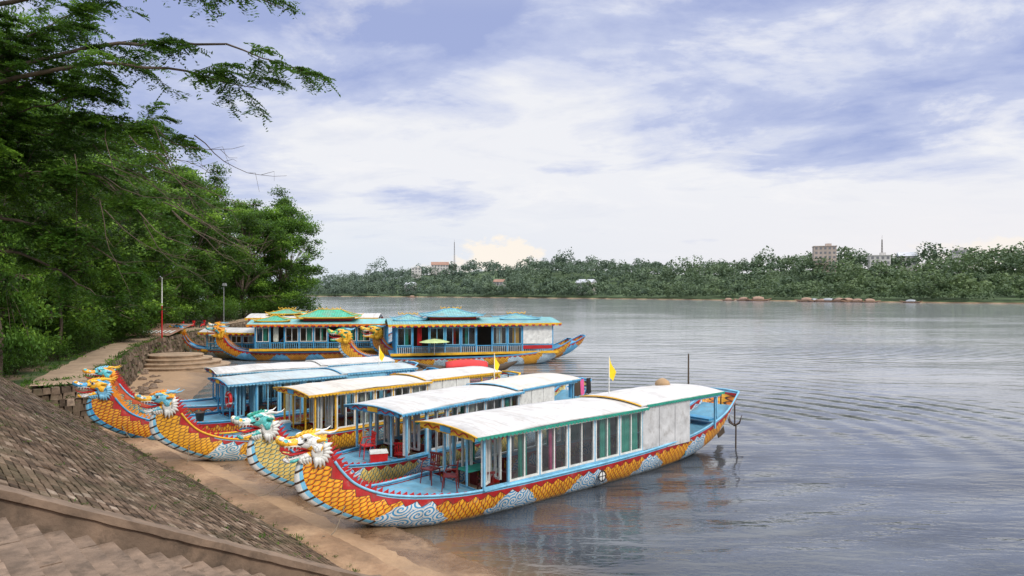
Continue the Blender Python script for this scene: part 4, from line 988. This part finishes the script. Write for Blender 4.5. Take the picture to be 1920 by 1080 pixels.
    for (px,lx,ly,z,h,mt) in pag:
        z=ze+z
        mb=MB(); mb.box((px,yc,z-.14),(lx*.78,ly*.72,.36),0); mb.box((px,yc,z-.12),(lx*.785,ly*.725,.06),1); mk('clerestory',mb,[M_red,M_yel],rf); pagoda(rt,px,yc,z,lx,ly,h,mt,M_yel if mt is TG else M_lblue)
    return rt
BB1=big_boat(-14.2,57.2,.975,.222,20.0,'large double-hulled dragon boat with blue pagoda roofs and glazed cabin',[(0,0),(4.2,2.7)],[H3,H4],[HD6,HD6],3.0,2.0,(4.4,18.0),
   [(9.4,5.2,4.2,.65,.55,TB),(5.6,2.8,3.6,.35,.36,TB),(15.4,3.6,3.6,.35,.36,TB)],M_yel,3.65,1.15,None,1,1.4)
BB2=big_boat(-27.4,63.6,.995,.1,17,'blue dragon boat with green pagoda roof and open balustraded cabin',[(0,0)],[H4],[HD5],1.6,0,(3.8,15.5),
   [(10.2,5.6,3.4,.65,.65,TG),(5.2,3.2,2.8,.32,.4,TG)],M_orange,3.4,1.1,roof_mat('roof_sheet_teal',(.2,.5,.5)),0,1.25)
BB3=big_boat(-30.5,71.0,.995,.06,18,'blue and gold dragon boat with pale roof behind its neighbours',[(0,0)],[H1],[HD1],1.6,0,(4,16),
   [(7,3.4,2.8,.45,.4,TG)],M_yel,3.7,1.1,R_w,0,1.25)
BB4=big_boat(-33,67.5,.97,-.2,12,'small blue dragon boat with gold head nosing the bank',[(0,0)],[H5],[HD4],1.1,0,(4,9),[],M_yel,2.5,.8,R_w,0,1.15)

M_tarp=pmat('red_tarp',(.62,.03,.03),.6,dirt=.1)
def sampan(loc,rz,label,k,canm,grp=None,ch=.75,hm=None):
    r=root('sampan',loc,rz,label,'boat',grp,k); P=[(-3,.5,-3.3,.75,.15),(-2.2,.05,-2.3,.5,.55),(-1,-.15,-1,.36,.8),(0,-.18,0,.33,.85),(1,-.15,1,.36,.8),(2.2,.05,2.3,.5,.55),(3,.5,3.3,.75,.2)]
    S=catm(P,22); mb=MB(); rings=[]
    for xb,zb,xt,zt,hb in S: rings.append([(xt,-hb,zt),(xb*.6+xt*.4,-hb*.8,zb+(zt-zb)*.35),(xb,0,zb),(xb*.6+xt*.4,hb*.8,zb+(zt-zb)*.35),(xt,hb,zt),(xt,hb*.9,zt-.02),(xb,0,zb+.08),(xt,-hb*.9,zt-.02)])
    mb.loft(rings); mk('hull',mb,hm or M_dark,r,True)
    mb=MB(); rg=[]
    for i in range(7):
        x=-1.3+2.6*i/6; q=1-.35*abs(i/3-1)**2; rg.append([(x,.8*math.cos(a),.42+ch*q*math.sin(a)) for a in np.linspace(0,math.pi,11)]+[(x,.76*math.cos(a),.40+(ch-.04)*q*math.sin(a)) for a in np.linspace(math.pi,0,11)])
    mb.loft(rg); mk('canopy',mb,canm,r,True); return r
sampan((-3.6,53.8,0),.12,'low wooden boat with a bright red tarpaulin canopy',1.25,M_tarp,None,.45)
SG='small boats moored at the far bank'
M_bh=pmat('weathered_hull',(.28,.17,.11),.8)
S0=sampan((174,403,0),-.6,'brown wooden boat with a brown canopy at the far bank',2.2,pmat('brown_canopy',(.34,.22,.16),.8),SG,.75,M_bh)
S1=sampan((183,395,0),-.9,'brown wooden boat with a pale canopy at the far bank',2.2,pmat('pale_canopy',(.38,.40,.42),.8),SG,.6,M_bh)
for i,(x,y,rz) in enumerate(((148,436,-.8),(155,430,-.2),(178,402,.5),(180,397,-.9),(187,390,-1.4),(190,386,.4),(194,383,-.7),(141,445,-.3),(198,378,-.2),(214,366,-.8),(-97,663,.3))):
    copything(S1 if i in (2,9) else S0,(x,y,0),rz,U(1.5,2.6))
r=root('patio_umbrella',(-6.5,57.2,1.15),0,'pale green open umbrella on the boat deck','umbrella'); mb=MB(); mb.tube([(0,0,0),(0,0,1.3)],.03,6); mk('pole',mb,M_white,r)
mb=MB(); mb.loft([[(q*math.cos(a),q*math.sin(a),z) for a in np.linspace(0,2*math.pi,13)[:-1]] for q,z in ((1.3,1.05),(.8,1.2),(.05,1.32))]); mk('canopy',mb,pmat('pale_green_cloth',(.45,.55,.25),.8),r)

# ------------------------------------------------------------ shore furniture
r=root('marker_pole',(-30,58.5,2.2),0,'tall red and white painted pole beside the steps','pole')
mb=MB(); mb.tube([(0,0,0),(0,0,3.0)],.06,8); mk('lower_pole',mb,M_red,r); mb=MB(); mb.tube([(0,0,3.0),(0,0,5.3)],.05,8); mb.ell((0,0,5.35),(.08,.08,.08)); mk('upper_pole',mb,M_white,r)
mb=MB(); mb.box((0,0,.1),(.5,.5,.3)); mk('base',mb,M_conc,r)
M_lamp=pmat('grey_lamp_paint',(.25,.26,.27),.6)
x,y=-38.0,90; r=root('street_lamp',(x,y,float(height(x,y))),0,'grey street lamp with a box head on the bank','street lamp')
mb=MB(); mb.tube([(0,0,0),(0,0,5.0)],[.09,.05],8); mk('post',mb,M_lamp,r); mb=MB(); mb.box((.1,0,5.2),(.5,.4,.35),tx=.7,ty=.7); mk('lamp_head',mb,M_lamp,r)
mb=MB(); mb.add([(-35.5,62,2.4),(-31.6,63,2.35),(-32.6,70,3.1),(-37,69,3.2)],[(0,1,2,3)]); 
struct(mk('sloping_pavement',mb,pmat('red_paving',(.36,.20,.14),.9,scale=1.5)))
mb=MB()
for i in range(9):
    k=i/8; a=Vector((-35.2,63.2,2.58)).lerp(Vector((-32.1,64,2.53)),k); d=Vector((-.25,1.6,.17)); w_=Vector((.10,0.02,0)); mb.add([a-w_,a+w_,a+w_+d,a-w_+d],[(0,1,2,3)])
    if i%2: b=a+d*.5; mb.add([b,b+Vector((.3,.05,.01)),b+Vector((.27,.25,.035)),b+Vector((-.03,.2,.03))],[(0,1,2,3)])
struct(mk('pavement_marking',mb,M_white))
def motorbike(loc,rz):
    r=root('motorbike',loc,rz,'small dark motorbike parked under the trees','motorbike','parked motorbikes')
    for x in (-.6,.6): 
        mb=MB(); mb.tube([(x+.27*math.cos(a),0,.3+.27*math.sin(a)) for a in np.linspace(0,2*math.pi,17)],.05,6); mk('wheel',mb,M_black,r,True)
    mb=MB(); mb.tube([(-.6,0,.32),(-.3,0,.5),(.2,0,.42),(.45,0,.8),(.6,0,.3)],[.05,.12,.1,.07,.04],7); mb.box((.42,0,.85),(.15,.25,.25)); mk('body',mb,M_redpl,r)
    mb=MB(); mb.box((-.3,0,.75),(.7,.24,.1)); mk('seat',mb,M_black,r); mb=MB(); mb.tube([(.35,-.32,1.0),(.45,0,1.0),(.35,.32,1.0)],.02,5); mk('handlebar',mb,M_black,r)
for i in range(4):
    x,y=-37.0+i*.7,76+i*1.3; motorbike((x,y,float(height(x,y))),1.2+i*.2)

# ------------------------------------------------------------ far buildings
M_bw=pmat('white_render',(.60,.58,.55),.8,scale=.3,dirt=.3); M_bb=pmat('tan_render',(.52,.43,.37),.8,scale=.3); M_tr=pmat('tiled_roof',(.33,.19,.14),.8,scale=.5); M_mr=pmat('metal_roof',(.5,.52,.56),.5,scale=.3)
M_wn=pmat('dark_window',(.22,.22,.23),.2,dirt=0)
def building(x,y,zb,w,d,h,st,rz,label,wall,roof=None,flat=True,cat='building',name='building'):
    r=root(name,(x,y,zb),rz,label,cat); mb=MB(); mb.box((0,0,h/2-3),(w,d,h+6))
    if flat:
        mb.box((0,0,h+.15),(w+.6,d+.6,.5)); mb.box((w*.18,0,h+1.2),(w*.25,d*.5,2.0))
    mk('wall',mb,wall,r)
    n=max(2,int(w/3))
    for f in range(st):
        for i in range(n):
            mb=MB(); mb.box((-w/2+w*(i+.5)/n,-d/2-.03,h*(f+.55)/st),(w/n*.5,.1,h/st*.5)); mk('window',mb,M_wn,r)
    if not flat:
        mb=MB(); e=.6; vs=[(-w/2-e,-d/2-e,h),(w/2+e,-d/2-e,h),(w/2+e,d/2+e,h),(-w/2-e,d/2+e,h),(-w/2-e,0,h+d*.32),(w/2+e,0,h+d*.32)]
        mb.add(vs,[(0,1,5,4),(2,3,4,5),(0,4,3),(1,2,5),(3,2,1,0)]); mk('roof',mb,roof or M_tr,r)
building(231,505,26,15,11,13,4,-.3,'tan apartment block with rooftop structures above the trees',M_bb)
building(296,452,22,7,7,11,3,-.4,'slim white tower building above the trees',M_bw)
building(258,480,24,13,9,7,2,-.3,'long low white building on the hill',M_bw)
building(281,486,24,11,9,7,2,-.3,'grey low building on the hill',M_bw,M_mr,False)
building(-86,815,31,20,12,6,2,.1,'long white building with a red tiled roof on the hill',M_bw,M_tr,False)
building(-112,800,27,11,10,6,2,.1,'white hillside house among trees',M_bw)
building(64,590,9.5,15,9,4,1,-.6,'white waterside house with a pale metal roof',M_bw,M_mr,False,'house','house')
building(-108,728,9,10,8,4,1,-.4,'white hillside house with a metal roof',M_bw,M_mr,False,'house','house')
building(-12,662,11,10,8,4,1,-.4,'small house with a red roof among trees',M_bw,M_tr,False,'house','house')
for (x,y,z,h) in ((271,500,20,24),(-68,805,30,34)):
    r=root('radio_mast',(x,y,z),0,'thin lattice radio mast rising above the trees','mast','radio masts'); mb=MB()
    for a in (0,2.1,4.2): mb.tube([(1.0*math.cos(a),1.0*math.sin(a),0),(.25*math.cos(a),.25*math.sin(a),h)],.14,4)
    for k in range(int(h/2)):
        z0=k*2; q=1-.75*z0/h; q2=1-.75*(z0+2)/h
        for a in (0,2.1,4.2): mb.tube([(q*math.cos(a),q*math.sin(a),z0),(q2*math.cos(a+2.1),q2*math.sin(a+2.1),z0+2)],.07,4)
    mb.tube([(0,0,h),(0,0,h+3)],.08,4); mk('lattice',mb,M_steel,r)

# ------------------------------------------------------------ world
wd=bpy.data.worlds.new('World'); scene.world=wd; wd.use_nodes=True; wd.node_tree.nodes.clear(); t=NT(wd.node_tree)
SUN_EL=math.radians(42); SUN_AZ=math.radians(130)
out=t.node('ShaderNodeOutputWorld'); bg=t.node('ShaderNodeBackground'); bg.inputs[1].default_value=.11; t.l.new(bg.outputs[0],out.inputs[0])
sky=t.node('ShaderNodeTexSky',sky_type='NISHITA'); sky.sun_disc=False; sky.sun_elevation=SUN_EL; sky.sun_rotation=SUN_AZ
g=t.node('ShaderNodeTexCoord').outputs['Generated']; x,y,z=t.sep(g)[:3]
zc=t.m('ADD',t.m('MAXIMUM',z,0.0),.17); P=t.comb(t.m('DIVIDE',x,zc),t.m('DIVIDE',y,zc))
n1=t.noise(t.mapping(P,loc=(3.1,1.7,0),rot=(0,0,.55),sc=(.7,1.0,1)),.85,9,.58,.5)
n2=t.noise(t.mapping(P,loc=(1,5,0),rot=(0,0,.7),sc=(.7,1.2,1)),2.4,8,.6,.5)
n3=t.noise(t.mapping(P,loc=(7,2,0),rot=(0,0,.3),sc=(.9,1.1,1)),1.9,8,.62,.4)
wv=t.m('ADD',t.m('MULTIPLY',t.m('SUBTRACT',n1,.5),1.7),t.m('MULTIPLY',t.m('SUBTRACT',n2,.5),.45)); wv=t.m('ADD',wv,t.m('MULTIPLY',t.m('SUBTRACT',n3,.5),.75))
bias=t.m('ADD',t.m('MULTIPLY',t.m('SUBTRACT',t.m('MINIMUM',z,.45),.23),-2.2),t.m('MULTIPLY',x,.22))
f=t.m('ADD',t.m('ADD',wv,bias),.44,clamp=True)
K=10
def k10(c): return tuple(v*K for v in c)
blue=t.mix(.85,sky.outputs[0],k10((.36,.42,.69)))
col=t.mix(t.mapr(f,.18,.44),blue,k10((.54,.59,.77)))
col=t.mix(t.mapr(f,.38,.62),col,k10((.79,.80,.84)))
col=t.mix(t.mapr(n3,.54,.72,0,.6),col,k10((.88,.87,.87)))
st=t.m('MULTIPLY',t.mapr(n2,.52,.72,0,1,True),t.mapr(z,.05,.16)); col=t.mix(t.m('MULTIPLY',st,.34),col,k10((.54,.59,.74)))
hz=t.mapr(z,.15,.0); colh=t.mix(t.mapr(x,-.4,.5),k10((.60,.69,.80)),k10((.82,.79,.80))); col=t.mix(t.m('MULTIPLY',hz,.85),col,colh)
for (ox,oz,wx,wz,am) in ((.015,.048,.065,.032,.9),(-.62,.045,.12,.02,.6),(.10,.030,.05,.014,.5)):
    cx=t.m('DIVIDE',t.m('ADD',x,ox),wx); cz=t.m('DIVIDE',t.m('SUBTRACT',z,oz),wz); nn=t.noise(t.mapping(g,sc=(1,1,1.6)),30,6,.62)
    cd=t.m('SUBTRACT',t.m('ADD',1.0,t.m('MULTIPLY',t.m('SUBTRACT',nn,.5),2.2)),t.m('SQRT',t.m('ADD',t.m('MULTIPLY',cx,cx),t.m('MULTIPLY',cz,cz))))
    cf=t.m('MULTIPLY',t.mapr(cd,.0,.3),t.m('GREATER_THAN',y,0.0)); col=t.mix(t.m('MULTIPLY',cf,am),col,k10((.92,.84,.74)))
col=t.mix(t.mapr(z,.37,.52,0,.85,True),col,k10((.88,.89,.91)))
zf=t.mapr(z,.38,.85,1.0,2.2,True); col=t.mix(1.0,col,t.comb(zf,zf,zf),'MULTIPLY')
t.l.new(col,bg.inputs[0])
sl=bpy.data.lights.new('sun','SUN'); sl.energy=2.1; sl.angle=math.radians(10); sl.color=(1,.93,.82)
so=bpy.data.objects.new('sun',sl); COL.objects.link(so)
dv=Vector((math.sin(SUN_AZ)*math.cos(SUN_EL),math.cos(SUN_AZ)*math.cos(SUN_EL),math.sin(SUN_EL)))
so.rotation_euler=dv.to_track_quat('Z','Y').to_euler()
cam=bpy.data.cameras.new('camera'); cam.lens=24; cam.sensor_width=36; cam.clip_end=12000; cam.clip_start=.1; cam.shift_y=5/1920
co=bpy.data.objects.new('camera',cam); COL.objects.link(co); co.location=(0,0,6.5); co.rotation_euler=(math.pi/2,0,0); scene.camera=co
scene.view_settings.view_transform='Standard'; scene.view_settings.look='None'; scene.view_settings.exposure=0
